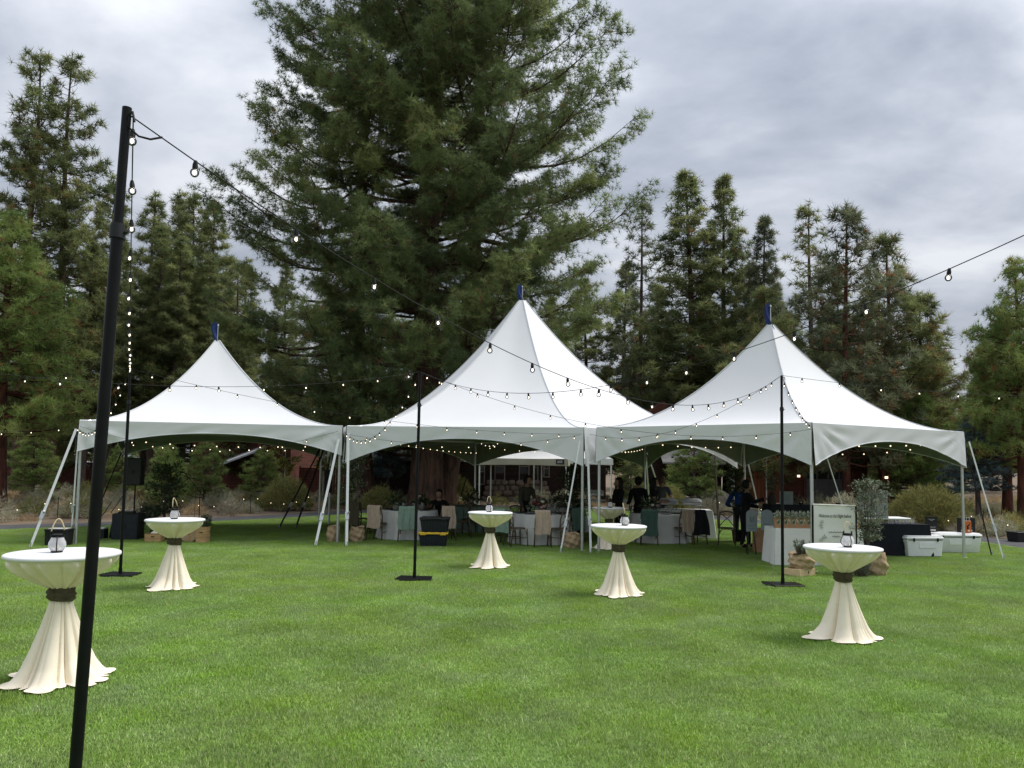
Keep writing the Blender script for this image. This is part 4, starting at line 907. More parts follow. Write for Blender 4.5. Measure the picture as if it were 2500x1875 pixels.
P1 = (-4.30, 19.22, 2.93); L1 = (-10.28, 18.0, 2.92)
tent('frame_tent', 'white square frame tent on the left with blue pennant, loudspeakers beneath', [L1, P1, (-6.25, 25.1, Z), (-12.1, 23.8, Z)], (-8.46, 21.5, 5.45), (-8.2, 21.5),
     [((-10.33, 17.96, 2.72), (-10.78, 17.2, .02), 'strap_white', .06), ((-4.36, 19.1, 2.6), (-4.68, 18.4, .02), 'strap_white', .06),
      ((-6.3, 25.2, 2.6), (-7.0, 23.1, .02), 'strap_black', .06), ((-6.2, 25.2, 2.6), (-6.55, 23.3, .02), 'strap_black', .06),
      ((-12.1, 23.8, 2.6), (-13.3, 24.3, .02), 'strap_black', .05), ((-10.3, 18.0, 2.2), (-10.36, 18.05, .35), 'strap_white', .035)], .25, .74, 1)
P2 = (-4.16, 19.12, 2.93); Q2 = (1.72, 18.12, 2.92); R2_ = (6.42, 21.75, Z)
tent('hexagon_tent', 'large white hexagonal tent in the middle, tallest peak with blue pennant, dining tables beneath', [P2, Q2, R2_, (4.9, 27.6, Z), (-1.4, 29.2, Z), (-6.0, 25.0, Z)], (.27, 23.4, 7.15), (.2, 23.4),
     [((-4.10, 19.02, 2.75), (-3.92, 18.35, .02), 'strap_white', .06), ((1.62, 18.0, 2.6), (1.16, 17.6, .02), 'strap_white', .035), ((1.80, 17.98, 2.7), (1.86, 17.66, .02), 'strap_white', .05),
      ((4.95, 27.65, 2.55), (5.9, 28.3, .02), 'strap_white', .06), ((-1.45, 29.3, 2.5), (-2.2, 30.4, .02), 'strap_black', .05), ((4.9, 27.6, 2.4), (5.3, 28.9, .02), 'strap_white', .05)], .29, .92, 2)
A3 = (2.02, 17.98, 2.92); B3 = (5.94, 14.98, 2.91); C3 = (10.65, 17.85, 2.92)
tent('frame_tent', 'white square frame tent on the right, corner towards us, welcome table beneath', [A3, B3, C3, (6.60, 21.55, Z)], (6.13, 17.85, 5.42), (6.1, 17.9),
     [((10.75, 17.8, 2.7), (11.28, 17.5, .02), 'strap_white', .034), ((10.72, 17.95, 2.75), (11.45, 18.2, .02), 'strap_black', .03), ((6.12, 15.1, 2.75), (7.15, 15.55, .02), 'strap_white', .022),
      ((6.65, 21.6, 2.55), (7.4, 22.2, .02), 'strap_white', .04)], .30, .84, 3)

def popup(label, fl, ang, w, ez, pk, logo, seed):
    """pop-up canopy: roof, valance (one per side), four legs"""
    T = thing('popup_canopy', label, 'canopy', (fl[0], fl[1], 0), ang); C = [Vector(c) for c in ((0, 0, ez), (w, 0, ez), (w, w, ez), (0, w, ez))]; A = Vector((w / 2, w / 2, pk)); b = MB()
    for e in range(4):
        b.grid(lambda u, v, e=e: (lambda E: Vector((E.x + (A.x - E.x) * v, E.y + (A.y - E.y) * v, ez + (pk - ez) * (v - .22 * math.sin(PI * v) * math.sin(PI * u)) - .02 * math.sin(PI * u) * (1 - v))))(C[e].lerp(C[(e + 1) % 4], u)), 12, 10)
    b.build('roof', 'canvas', T, True)
    for e in range(4):
        a, c = C[e], C[(e + 1) % 4]; d = (c - a).normalized(); nr = Vector((d.y, -d.x, 0)); b = MB()
        b.grid(lambda u, v: a.lerp(c, u) + nr * (.012 + .015 * math.sin(u * 16 + seed) * v) - Vector((0, 0, v * (.30 - .05 * math.sin(PI * u)) + .02 * math.sin(PI * u) - .002)), 24, 5)
        va = b.build('valance', 'canvas_tan' if logo else 'canvas', T, True)
        if logo and e == 0:
            b = MB(); b.box((w - .30, -.03, ez - .13), (.34, .006, .20)); q = b.build('emblem_patch', 'black_plastic', va)
            b = MB()
            for i in range(3): b.bar((w - .42, -.036, ez - .17 + i * .035), (w - .20, -.036, ez - .16 + i * .035), .004, .012)
            b.build('emblem_print', 'chalk', va)
    for p in ((.06, .06), (w - .06, .06), (w - .06, w - .06), (.06, w - .06)):
        b = MB(); b.box((p[0], p[1], ez * .5), (.05, .05, ez)); lg = b.build('leg', 'white_tube', T); b = MB(); b.box((p[0], p[1], .012), (.14, .14, .022)); b.build('foot', 'white_tube', lg)
popup('white pop-up canopy with tan valance and black emblem patch behind the hexagonal tent', (-1.38, 31.5), R(-6), 3.7, 2.33, 2.98, True, 1)
popup('second white pop-up canopy, plain valance, behind and right of the first', (1.0, 35.6), R(-8), 3.7, 2.42, 3.05, False, 2)

# ------------------------------------------------------------------ light poles and string lights
def pole(label, base, top, plate=True, r=.0262, group='black poles holding the string lights'):
    T = thing('light_pole', label, 'light pole', (base[0], base[1], 0), 0, group); d = Vector((top[0] - base[0], top[1] - base[1], top[2]))
    b = MB(); m = d * .84
    b.tube([(0, 0, .03), m], r, 14); b.build('lower_tube', 'black_paint', T, True, 40)
    b = MB(); b.tube([m - d * .01, d], r * .80, 14); b.build('upper_tube', 'black_paint', T, True, 40)
    b = MB(); b.tube([m - d * .012, m + d * .004], r * 1.28, 14); b.tube([m + d * .004, m + d * .007], r * 1.12, 14); b.tube([m - d * .004, m - d * .004 + Vector((r * 1.9, 0, 0))], .008, 6); b.build('locking_collar', 'black_plastic', T, True, 40)
    b = MB(); b.tube([d - d * .012, d - d * .012 + Vector((r * 1.6, -r, .01)), d - d * .022 + Vector((r * 2.0, -r, 0))], .006, 6); b.build('hook', 'black_plastic', T)
    if plate:
        b = MB(); b.rbox((0.03, -.02, .016), (.54, .42, .045), .015, .06); b.rbox((-.07, .06, .018), (.46, .38, .034), .015, -.1); b.build('base_plate', 'black_paint', T)
        b = MB(); b.tube([(0, 0, .03), (0, 0, .13)], r * 1.18, 12); b.build('socket', 'black_paint', T)
    return T
NPT = Vector((-1.80, 3.40, 3.585)); LPT = Vector((-6.70, 13.2, 3.58)); CPT = Vector((-1.62, 13.2, 3.60)); RPT = Vector((4.68, 13.1, 3.61))
pole('nearest black light pole, slightly leaning, cut by the bottom edge on the left', (-1.895, 3.40), NPT)
pole('black light pole behind the front left cocktail table', (-6.70, 13.2), LPT)
pole('black light pole in the middle, left of the stacked totes', (-1.64, 13.2), CPT)
pole('black light pole on the right in front of the white table of gift bags', (4.66, 13.1), RPT)
bm_ = MB(); bm_.sphere((0, 0, -.056), .0215, 12, 8, (1, 1, 1.08)); BULB = bm_.mesh('bulb', 'glass', True)
bm_ = MB(); bm_.sphere((0, 0, -.055), .0080, 8, 6, (1, 1, 1.5)); FIL = bm_.mesh('filament', 'filament', True)
bm_ = MB(); bm_.tube([(0, 0, .004), (0, 0, -.02), (0, 0, -.042)], [.008, .0135, .013], 8); SOCK = bm_.mesh('socket', 'black_rubber', True, 40)
bm_ = MB(); bm_.sphere((0, 0, -.03), .016, 8, 5); SMALL = bm_.mesh('bulb', 'glow', True)
SRG = random.Random(77)
def string(label, A, B, sag, sp, start=.35, group='string lights over the lawn', small=False, droops=None):
    A = Vector(A); B = Vector(B); T = thing('string_lights', label, 'string lights', A, 0, group); L = (B - A).length; n = max(12, int(L / .3))
    f = lambda t: (B - A) * t - Vector((0, 0, 4 * sag * t * (1 - t)))
    b = MB(); b.tube([f(i / n) for i in range(n + 1)], .0034 if not small else .003, 5); b.build('wire', 'black_rubber', T)
    s = start
    while s < L - .1:
        t = s / L; p = f(t); o = put('bulb', SMALL if small else BULB, T, p); o.rotation_euler = (SRG.uniform(-.14, .14), SRG.uniform(-.14, .14), SRG.uniform(0, 6))
        if not small: put('filament', FIL, o); put('socket', SOCK, o)
        s += sp * SRG.uniform(.95, 1.05)
    return T
S1 = 'string lights running from the nearest pole across the photo to the right-hand pole'
T = string(S1, NPT + Vector((.03, -.03, -.05)), RPT, .88, .62, .34)
b = MB(); b.tube([(0, 0, 0), (-.01, .02, -.05), (.03, .03, -.085), (.075, .05, -.09), (.11, .09, -.062)], .005, 6); b.build('slack_lead', 'black_rubber', T)
string('string lights rising from the middle pole to the upper right edge of the photo', CPT, (3.45, 3.4, 3.6), .76, .62)
string('string lights receding from the nearest pole to the left rear pole', NPT + Vector((.02, .02, -.04)), LPT, .22, .62, .12)
string('string lights dipping from the left photo edge to the middle pole', (-8.6, 6.2, 3.35), CPT, .52, .66)
string('string lights from the left photo edge to the left rear pole', (-13.2, 12.4, 3.12), LPT, .12, .66)
string('string lights descending from the left rear pole across both tents to their far joint', LPT, (1.66, 17.95, 2.76), .30, .72)
string('string lights descending from the middle pole along the hexagonal tent to the right tent corner', CPT, (5.90, 14.88, 2.78), .52, .70)
string('string lights sagging from the right-hand pole to the joint of hexagonal and right tents', RPT, (1.84, 17.9, 2.76), .46, .58)
string('short string lights dropping from the right-hand pole to the nearest tent corner', RPT, (5.90, 14.86, 2.82), .14, .26, .2)
string('string lights leaving the right-hand pole towards the right photo edge', RPT, (13.6, 12.6, 3.5), .28, .66)
string('string lights drooping from the middle pole to the joint of left and hexagonal tents', CPT, (-4.2, 19.0, 2.78), .62, .42, .3)
string('string lights drooping from the left rear pole to the outer corner of the left tent', LPT, (-10.28, 17.9, 2.76), .52, .42, .4)
string('string lights along the left photo edge to the outer corner of the left tent', (-14.6, 17.2, 2.75), (-10.3, 17.9, 2.78), .17, .62, .3)
string('string lights pinned along the front eave of the left tent', (-10.22, 17.9, 2.78), (-4.36, 19.05, 2.80), .50, .68, .5)
string('string lights pinned along the front eave of the hexagonal tent', (-4.1, 18.98, 2.72), (1.62, 17.98, 2.74), .26, .66, .5)
INS = 'small string lights hung inside the tents'
for lab, a, c, sg in [
    ('small lights strung across the inside of the left tent near its front', (-10.0, 18.8, 2.55), (-4.6, 20.2, 2.5), .12),
    ('small lights strung across the inside of the left tent near its back', (-11.6, 22.6, 2.5), (-6.3, 24.6, 2.45), .08),
    ('small lights inside the hexagonal tent from its left joint to the far leg', (-4.0, 20.0, 2.75), (-1.3, 28.8, 2.5), .1),
    ('small lights inside the hexagonal tent from its far leg towards the peak', (-1.2, 28.5, 2.9), (.3, 23.6, 3.7), .5),
    ('small lights crossing inside the hexagonal tent to the far right leg', (-1.1, 28.4, 2.7), (4.7, 27.2, 2.6), .12),
    ('small lights inside the hexagonal tent along its right side', (4.7, 27.0, 2.7), (1.9, 18.8, 2.7), .2),
    ('small lights inside the right tent along its left side', (2.3, 18.2, 2.75), (6.5, 21.3, 2.65), .12),
    ('small lights inside the right tent from the far leg to its right corner', (6.7, 21.2, 2.8), (10.3, 17.9, 2.7), .32),
    ('small lights inside the right tent along its right front eave', (6.2, 15.4, 2.5), (10.3, 17.8, 2.66), .02)]:
    string(lab, a, c, sg, .55, .3, INS, True)
def stake_lights(label, pts, sp):
    T = thing('stake_lights', label, 'string lights', (pts[0][0], pts[0][1], 0)); O = Vector((pts[0][0], pts[0][1], 0)); W = []
    for k, (a, c) in enumerate(zip(pts[:-1], pts[1:])):
        a = Vector((a[0], a[1], .75)) - O; c = Vector((c[0], c[1], .75)) - O
        for i in range(9):
            t = i / 9; W.append(a.lerp(c, t) - Vector((0, 0, 4 * .38 * t * (1 - t))))
        b = MB(); b.tube([(a.x, a.y, 0), (a.x, a.y, .80)], .012, 5); b.build('stake', 'black_plastic', T)
        for i in range(5):
            t = (i + .5) / 5; p = a.lerp(c, t) - Vector((0, 0, 4 * .38 * t * (1 - t))); put('bulb', SMALL, T, p)
    b = MB(); b.tube(W, .004, 4); b.build('wire', 'black_rubber', T)
stake_lights('small lights looped between low stakes along the path on the left', [(-21.5, 20.6), (-17.6, 22.5), (-14.6, 24.6), (-12.0, 27.2), (-10.1, 29.6), (-8.3, 32.2)], .6)
stake_lights('small lights looped between low stakes along the path on the right', [(8.6, 32.4), (10.6, 29.6), (12.9, 27.0), (15.0, 24.2), (15.6, 21.2)], .6)
# ------------------------------------------------------------------ cocktail tables and lanterns
def lerp_prof(pr, t):
    zs = [p[0] for p in pr]; return float(np.interp(t, zs, [p[1] for p in pr]))
def cocktail(label, loc, seed, s=1.0, rz=0):
    rg = random.Random(seed); T = thing('cocktail_table', label, 'table', loc, rz, 'skirted cocktail tables on the lawn'); T.scale = (s, s, s)
    b = MB(); b.lathe([(.002, 1.0705), (.2, 1.0705), (.425, 1.069), (.4365, 1.064), (.4405, 1.053), (.438, 1.041), (.428, 1.035)], 64, cap=False); b.build('top_cover', 'linen_top', T, True)
    ph = [rg.uniform(0, 6.28) for _ in range(12)]; tw = rg.uniform(-.25, .25)
    bp = [(0, .415), (.18, .392), (.4, .335), (.65, .235), (.85, .150), (1, .092)]
    def bowl(u, v):
        t = u * 2 * PI; r = lerp_prof(bp, v); z = 1.037 - .262 * v ** 1.05
        f = sum(math.sin(t * k + ph[i] + 1.4 * math.sin(t + ph[i]) + tw * v * 4) * w for i, (k, w) in enumerate(((13, .6), (19, .6), (27, .3), (8, .4))))
        f -= .5 * math.exp(-(math.sin(t * 6.5 + ph[0] + tw * v * 2 + .7 * math.sin(t + ph[0])) / .20) ** 2) + .4 * math.exp(-(math.sin(t * 10 + ph[1] + .8 * math.sin(t + ph[1])) / .22) ** 2)
        r *= 1 + (.010 + .30 * v ** .8 * (1 - .45 * v)) * f * 1.15 * (.7 if v < .97 else .3)
        return Vector((r * math.cos(t + tw * v), r * math.sin(t + tw * v), z))
    b = MB(); b.grid(bowl, 240, 16); b.build('drape', 'linen', T, True)
    def sash(u, v):
        t = u * 2 * PI; r = .098 + .010 * math.sin(PI * v) + .006 * math.sin(v * 17 + 1.5 * math.sin(t * 2 + ph[4])) + .004 * math.sin(t * 6 + v * 6 + ph[5]); return Vector((r * math.cos(t), r * math.sin(t), 0.672 + .115 * v + .012 * math.sin(t + ph[6])))
    b = MB(); b.grid(sash, 48, 12); a = -PI / 2 + rg.uniform(-.2, .9)
    b.sphere((.105 * math.cos(a), .105 * math.sin(a), .73), .035, 8, 6, (1, 1, 1.2)); b.build('sash', 'sash', T, True)
    c0 = rg.uniform(0, 6.28)
    sp = [(0, .078), (.10, .092), (.3, .130), (.55, .182), (.78, .235), (.90, .280), (.97, .325), (1, .360)]
    def skirt(u, v):
        t = u * 2 * PI; r = lerp_prof(sp, v); z = .672 * (1 - v)
        f = sum((abs(math.sin(t * k / 2 + ph[i + 2] + .9 * math.sin(t + ph[i]) + .25 * v)) ** .7 - .6) * w for i, (k, w) in enumerate(((5, .75), (8, .6), (13, .18), (3, .3))))
        f -= .55 * (math.exp(-(math.sin(t * 2.5 + ph[2] + .9 * math.sin(t + ph[0]) + .25 * v) / .16) ** 2) + .7 * math.exp(-(math.sin(t * 4 + ph[3] + .9 * math.sin(t + ph[1]) + .25 * v) / .2) ** 2))
        r *= 1 + (.19 + .12 * v) * f
        r += .075 * max(0, v - .72) / .28 * max(0, math.cos(2 * (t - c0))) ** 3 + .02 * v * math.sin(3 * t + ph[9])
        if v > .93: z = max(.012, z + .01 * math.sin(t * 11 + ph[10]) * (1 - v) / .07)
        return Vector((r * math.cos(t), r * math.sin(t), max(z, .022 + .010 * math.sin(t * 4 + ph[3]) ** 2)))
    b = MB(); b.grid(skirt, 200, 26); b.build('skirt', 'linen', T, True)
    return T
CT = [('nearest skirted cocktail table with lantern, front left, partly behind the near light pole', (-4.01, 6.88, 0), 1, 1.06), ('skirted cocktail table second from left, lantern on top, in front of the loudspeakers', (-5.26, 11.98, 0), 2, 1.0),
      ('smallest-looking skirted cocktail table in the middle, in front of the dining tables', (-.40, 14.98, 0), 3, 1.0), ('skirted cocktail table right of centre, in front of the joint of two tents', (1.69, 11.95, 0), 4, 1.0),
      ('skirted cocktail table at the front right, before the welcome sign', (3.93, 9.05, 0), 5, 1.0), ('skirted cocktail table in shade under the hexagonal tent, half hidden by another one', (2.40, 18.6, 0), 6, .94)]
for i, (lab, loc, sd_, s) in enumerate(CT): cocktail(lab, loc, sd_, s)
def lantern(label, loc, rz, hang):
    T = thing('lantern', label, 'lantern', loc, rz, 'glass jar lanterns with rope handles'); b = MB()
    b.lathe([(.0, .0), (.045, .0), (.048, .008), (.045, .014), (.0, .014)], 20, cap=False); b.build('base', 'black_paint', T, True, 40)
    b = MB(); b.lathe([(.043, .014), (.062, .035), (.072, .062), (.068, .090), (.054, .118), (.046, .140)], 24, cap=False); b.build('jar', 'jar', T, True)
    b = MB(); b.lathe([(.048, .134), (.054, .136), (.054, .158), (.046, .162), (.0, .162)], 20, cap=False); b.build('collar', 'black_paint', T, True, 40)
    b = MB()
    for a in (.5, 2.6, 4.7):
        b.tube([(r * math.cos(a), r * math.sin(a), z) for r, z in ((.047, .008), (.066, .033), (.076, .062), (.072, .092), (.058, .120), (.052, .150))], .0042, 6)
    b.build('wire_frame', 'black_paint', T, True)
    b = MB()
    for sx in (-1, 1): b.tube([(sx * .050, 0, .15), (sx * .050, 0, .185)], .009, 8)
    b.build('post', 'black_paint', T, True, 40)
    b = MB(); b.tube([(-.05 + hang[0] * s * .1 + .1 * s, hang[1] * math.sin(PI * s), .185 + (.085 + hang[2]) * math.sin(PI * s) ** .75 + .02 * s * hang[3]) for s in [i / 12 for i in range(13)]], .0058, 7); b.build('rope_handle', 'rope', T, True)
    b = MB(); b.lathe([(.016, .0), (.016, .05), (.0, .052)], 12, c=(0, 0, .0145)); b.build('candle', 'candle', T)
for lab, loc, rz, hg in [('jar lantern with looped rope handle on the nearest left cocktail table', (-4.06, 6.86, 1.1353), .5, (0, .02, .02, .6)), ('jar lantern with tall upright rope loop on the table before the loudspeakers', (-5.26, 11.95, 1.0713), 1.25, (0, .03, .05, .6)),
                         ('jar lantern on the small middle cocktail table', (-.42, 14.95, 1.0713), .4, (0, .03, .03, .2)), ('jar lantern with folded-up rope on the table right of centre', (1.78, 11.9, 1.0713), 1.35, (0, .03, .07, 0)),
                         ('jar lantern with slanted rope handle on the front right table', (3.96, 8.97, 1.0713), .12, (0, .02, .0, 2.2)), ('jar lantern in shade on the half-hidden table under the hexagonal tent', (2.42, 18.55, 1.008), .8, (0, .02, .03, 0))]: lantern(lab, loc, rz, hg)

# ------------------------------------------------------------------ dining tables, chairs, throws
def round_table(label, loc, seed, mat='cloth_grey'):
    rg = random.Random(seed); T = thing('dining_table', label, 'table', loc, 0, 'round dining tables under the hexagonal tent'); ph = [rg.uniform(0, 6.28) for _ in range(6)]
    b = MB(); b.lathe([(.002, .762), (.74, .762), (.757, .755)], 48, cap=False)
    def sk(u, v):
        t = u * 2 * PI; r = .757 + .10 * v + v * (.035 * math.sin(t * 14 + ph[0] + math.sin(t * 2)) + .03 * math.sin(t * 9 + ph[1])); return Vector((r * math.cos(t), r * math.sin(t), .755 - .742 * v))
    b.grid(sk, 140, 8); b.build('tablecloth', mat, T, True)
    b = MB(); b.lathe([(.002, .735), (.72, .735), (.72, .755), (.002, .755)], 32, cap=False); b.tube([(0, 0, .02), (0, 0, .735)], .04, 8); b.build('tabletop', 'wood_dark', T)
    return T
TA, TB, TC, TD, TE = (-2.75, 20.75), (.80, 19.98), (4.0, 20.75), (1.55, 23.6), (-1.35, 23.3)
round_table('round table with pale cloth behind the stacked totes, left under the hexagonal tent', (*TA, 0), 1)
round_table('round table with pale cloth and pink flowers, front centre under the hexagonal tent', (*TB, 0), 2)
round_table('round table with pale cloth, right side of the hexagonal tent', (*TC, 0), 3)
round_table('round table deep under the hexagonal tent behind the half-hidden cocktail table', (*TD, 0), 4)
round_table('round table with grey-green cloth deep under the hexagonal tent, behind the small cocktail table', (*TE, 0), 5, 'throw_sage')
def chair_proto():
    T = thing('cross_back_chair', '', 'chair', (0, 0, 0), 0, 'cross-back dining chairs'); m = 'wood_chair'
    b = MB(); b.lathe([(.002, .455), (.19, .458), (.215, .452), (.222, .440), (.21, .430), (.002, .430)], 20, cap=False, fn=lambda r, z, t: r * (1 + .06 * math.cos(4 * t))); b.build('seat', m, T, True)
    for sx in (-1, 1):
        b = MB(); b.tube([(sx * .185, .185, .44), (sx * .205, .205, 0.0)], [.018, .014], 8); b.build('leg', m, T, True)
        b = MB(); b.tube([(sx * .215, -.27, 0), (sx * .19, -.195, .44), (sx * .19, -.205, .66), (sx * .165, -.25, .86)], [.014, .019, .017, .015], 8); b.build('leg', m, T, True)
    b = MB(); b.tube([(-.175, -.245, .855), (-.09, -.275, .882), (0, -.285, .89), (.09, -.275, .882), (.175, -.245, .855)], .020, 8); b.build('top_rail', m, T, True)
    b = MB(); b.tube([(-.185, -.2, .50), (-.05, -.235, .66), (.168, -.247, .84)], .011, 6); b.tube([(.185, -.2, .50), (.05, -.235, .67), (-.168, -.247, .84)], .011, 6); b.build('cross_brace', m, T, True)
    b = MB()
    for sx in (-1, 1): b.tube([(sx * .195, .19, .22), (sx * .2, -.235, .22)], .010, 6)
    for sy in (.17, -.20): b.tube([(-.19, sy, .30), (-.12, sy, .405), (0, sy, .43), (.12, sy, .405), (.19, sy, .30)], .009, 6)
    b.build('stretcher', m, T, True)
    return T
def throw(label, loc, rz, mat, seed, w=.36, back=.56, name='throw', cat='blanket', taper=0.0):
    rg = random.Random(seed); ph = [rg.uniform(0, 6.28) for _ in range(4)]; b = MB(); front = .22
    def f(u, v):
        s = v * (front + .10 + back); x = (u - .5) * w
        if s < front: y, z = -.225 - .02 * (s / front), .895 - (front - s)
        elif s < front + .10: a = (s - front) / .10 * PI; y, z = -.265 - .045 * -math.cos(a), .905 + .02 * math.sin(a); y = -.27 + .04 * math.cos(a)
        else: q = s - front - .10; y, z = -.318 - .05 * q + .014 * math.sin(u * 15 + ph[0]) * min(1, q * 4) + .008 * math.sin(u * 31 + ph[1]), .895 - q
        k = 1 + taper * max(0, s - front) / back + .03 * math.sin(v * 7 + ph[2])
        return Vector((x * k + .012 * math.sin(v * 9 + ph[3]), y, z + .012 * math.sin(u * 7 + ph[2]) * v))
    b.grid(f, 20, 26); me = b.mesh(name, mat, True)
    o = put(name, me, None, loc, rz); tag(o, label, cat, 'throws over the chair backs' if name == 'throw' else None)
    return o
proto = chair_proto(); used = [False]
def chair(label, x, y, target, th=None, thl=None, seed=0, rz=None, **kw):
    if rz is None: rz = math.atan2(-(target[0] - x), target[1] - y)
    if used[0]: c = dup(proto, label, (x, y, 0), rz)
    else: proto.location = (x, y, 0); proto.rotation_euler = (0, 0, rz); proto['label'] = label; used[0] = True
    if th: throw(thl, (x, y, 0), rz, th, seed, **kw)
chair('chair with dark olive throw at the left end of the dining tables', -4.28, 21.7, TA, 'throw_olive', 'dark olive throw on the leftmost dining chair', 1, rz=-.45, w=.44, back=.62)
chair('chair with beige-pink throw left of the pale round table', -3.47, 20.05, TA, 'throw_beige', 'beige-pink throw on the chair left of the sage one', 2, rz=-.22)
chair('chair with sage throw just left of the stacked totes', -2.66, 19.72, TA, 'throw_sage', 'pale sage throw just left of the stacked totes', 3, rz=.05, w=.42)
chair('chair with beige throw right behind the stacked totes', -1.70, 20.15, TA, 'throw_beige', 'beige throw on the chair right behind the stacked totes', 4, rz=.30)
chair('bare chair on the far side of the left round table, left', -3.4, 21.9, TA)
chair('bare chair on the far side of the left round table, right', -1.95, 21.75, TA)
chair('chair seen from the side between the totes and the small cocktail table', -1.35, 21.0, TA)
chair('chair with blue-green throw right behind the small cocktail table', -.12, 19.28, TB, 'throw_sage', 'blue-green throw behind the small cocktail table', 5, rz=-.35, w=.42)
chair('bare chair in profile right of the small cocktail table', .16, 18.98, TB, rz=-1.1)
chair('chair with beige throw at the front of the table with pink flowers', .80, 18.86, TB, 'throw_beige', 'beige throw hanging in front of the table with pink flowers', 6, rz=-.03, w=.38)
chair('bare chair right of the beige throw, beside the thin white tent strap', 1.22, 19.15, TB, rz=.8)
chair('chair with deep green throw behind the joint of two tents', 1.66, 20.1, TB, 'throw_green', 'deep green throw in shade behind the tent legs', 7, rz=.35)
chair('bare chair on the far side of the table with pink flowers, left', .25, 21.0, TB)
chair('bare chair on the far side of the table with pink flowers, right', 1.30, 21.0, TB)
chair('chair with deep green throw in front of the right-hand round table', 3.58, 19.75, TC, 'throw_green', 'deep green throw in front of the right-hand round table', 8, rz=-.12, w=.42, back=.64)
chair('chair with greyish beige throw right of the right-hand round table', 4.50, 19.98, TC, 'throw_beige', 'greyish beige throw beside the black jacket', 9, rz=.25)
chair('chair with a black jacket over its back', 4.84, 20.05, TC, 'jacket', 'black jacket hung over a chair back beside the white-clothed serving table', 10, rz=.30, w=.28, back=.62, name='jacket', cat='jacket', taper=.75)
chair('bare chair at the left of the right-hand round table', 3.05, 20.4, TC)
chair('bare chair on the far side of the right-hand round table', 3.7, 21.85, TC)
chair('bare chair deep under the hexagonal tent at the grey-green table, left', -2.4, 23.4, TE)
chair('bare chair deep under the hexagonal tent at the grey-green table, front', -1.2, 22.25, TE)
chair('bare chair deep under the hexagonal tent, left of the rear round table', .6, 23.2, TD)
chair('dark cross-back chair alone on the grass, left of the woman in black', 5.66, 20.0, None, rz=-.25)
# table settings
pm = MB(); pm.lathe([(.002, .006), (.09, .006), (.15, .014), (.155, .012), (.09, 0), (.002, 0)], 20, cap=False); PL = pm.mesh('charger_plate', 'plate', True)
pm = MB(); pm.lathe([(.03, 0), (.034, .002), (.006, .012), (.006, .09), (.03, .11), (.04, .15), (.034, .20)], 12, cap=False); GL = pm.mesh('wine_glass', 'acrylic', True)
for tn, c in (('left round table', TA), ('round table with pink flowers', TB), ('right-hand round table', TC)):
    for k in range(8):
        a = 2 * PI * k / 8 + .2
        tag(put('charger_plate', PL, None, (c[0] + .55 * math.cos(a), c[1] + .55 * math.sin(a), .763)), 'dark plate set on the ' + tn, 'plate', 'dark plates on the ' + tn)
        tag(put('wine_glass', GL, None, (c[0] + .37 * math.cos(a + .25), c[1] + .37 * math.sin(a + .25), .763)), 'clear wine glass on the ' + tn, 'glass', 'wine glasses on the ' + tn)
def centrepiece(label, loc, seed, flowers, h=.34, r=.26, n=170):
    rng = np.random.default_rng(seed); T = thing('flower_arrangement', label, 'flowers', loc); b = MB(); b.lathe([(.002, 0), (.07, 0), (.085, .06), (.08, .13), (.07, .14), (.06, .12), (.002, .12)], 16, cap=False); b.build('vase', 'vase', T, True)
    D = rng.normal(size=(n, 3)); D[:, 2] = np.abs(D[:, 2]) * .9 + .1; D /= np.linalg.norm(D, axis=1, keepdims=True); P = np.array([0, 0, .13]) + D * rng.uniform(.25, 1, (n, 1)) * np.array([r, r, h])
    put('foliage', tri_mesh('foliage', scatter(leaf_template(.11, .045), P, D + rng.normal(0, .5, (n, 3)), rng.uniform(.7, 1.3, n), rng), 'leaf_dark', rng.random(n * 2)), T)
    for i in range(flowers):
        d = rng.normal(size=3); d[2] = abs(d[2]) * .8 + .1; d[1] -= .5; d /= np.linalg.norm(d); b = MB(); b.sphere((0, 0, 0), .05, 9, 6, (1, 1, .75)); b.v = [tuple(np.array(v) * (1 + .22 * math.sin(9 * math.atan2(v[1], v[0]) + v[2] * 80))) for v in b.v]
        b.build('blossom', ('flower_pink', 'flower_white', 'flower_pink', 'flower_red')[i % 4], T, True, loc=tuple(np.array([0, 0, .15]) + d * np.array([r, r, h]) * .85))
centrepiece('dark leafy arrangement on the left round table', (-3.1, 20.55, .763), 1, 0)
centrepiece('low pale green arrangement at the middle of the left round table', (-2.45, 20.9, .763), 2, 3, .25)
centrepiece('bouquet of dusty pink and burgundy flowers on the front centre round table', (.75, 19.75, .763), 3, 16, .32, .30)
centrepiece('dark burgundy arrangement on the grey-green rear table', (-1.2, 23.0, .763), 4, 5, .36, .34)
centrepiece('dark leafy arrangement on the right-hand round table', (3.75, 20.5, .763), 5, 2, .36, .30)
centrepiece('dark leafy arrangement on the rear round table', (1.5, 23.4, .763), 6, 2, .36, .3)
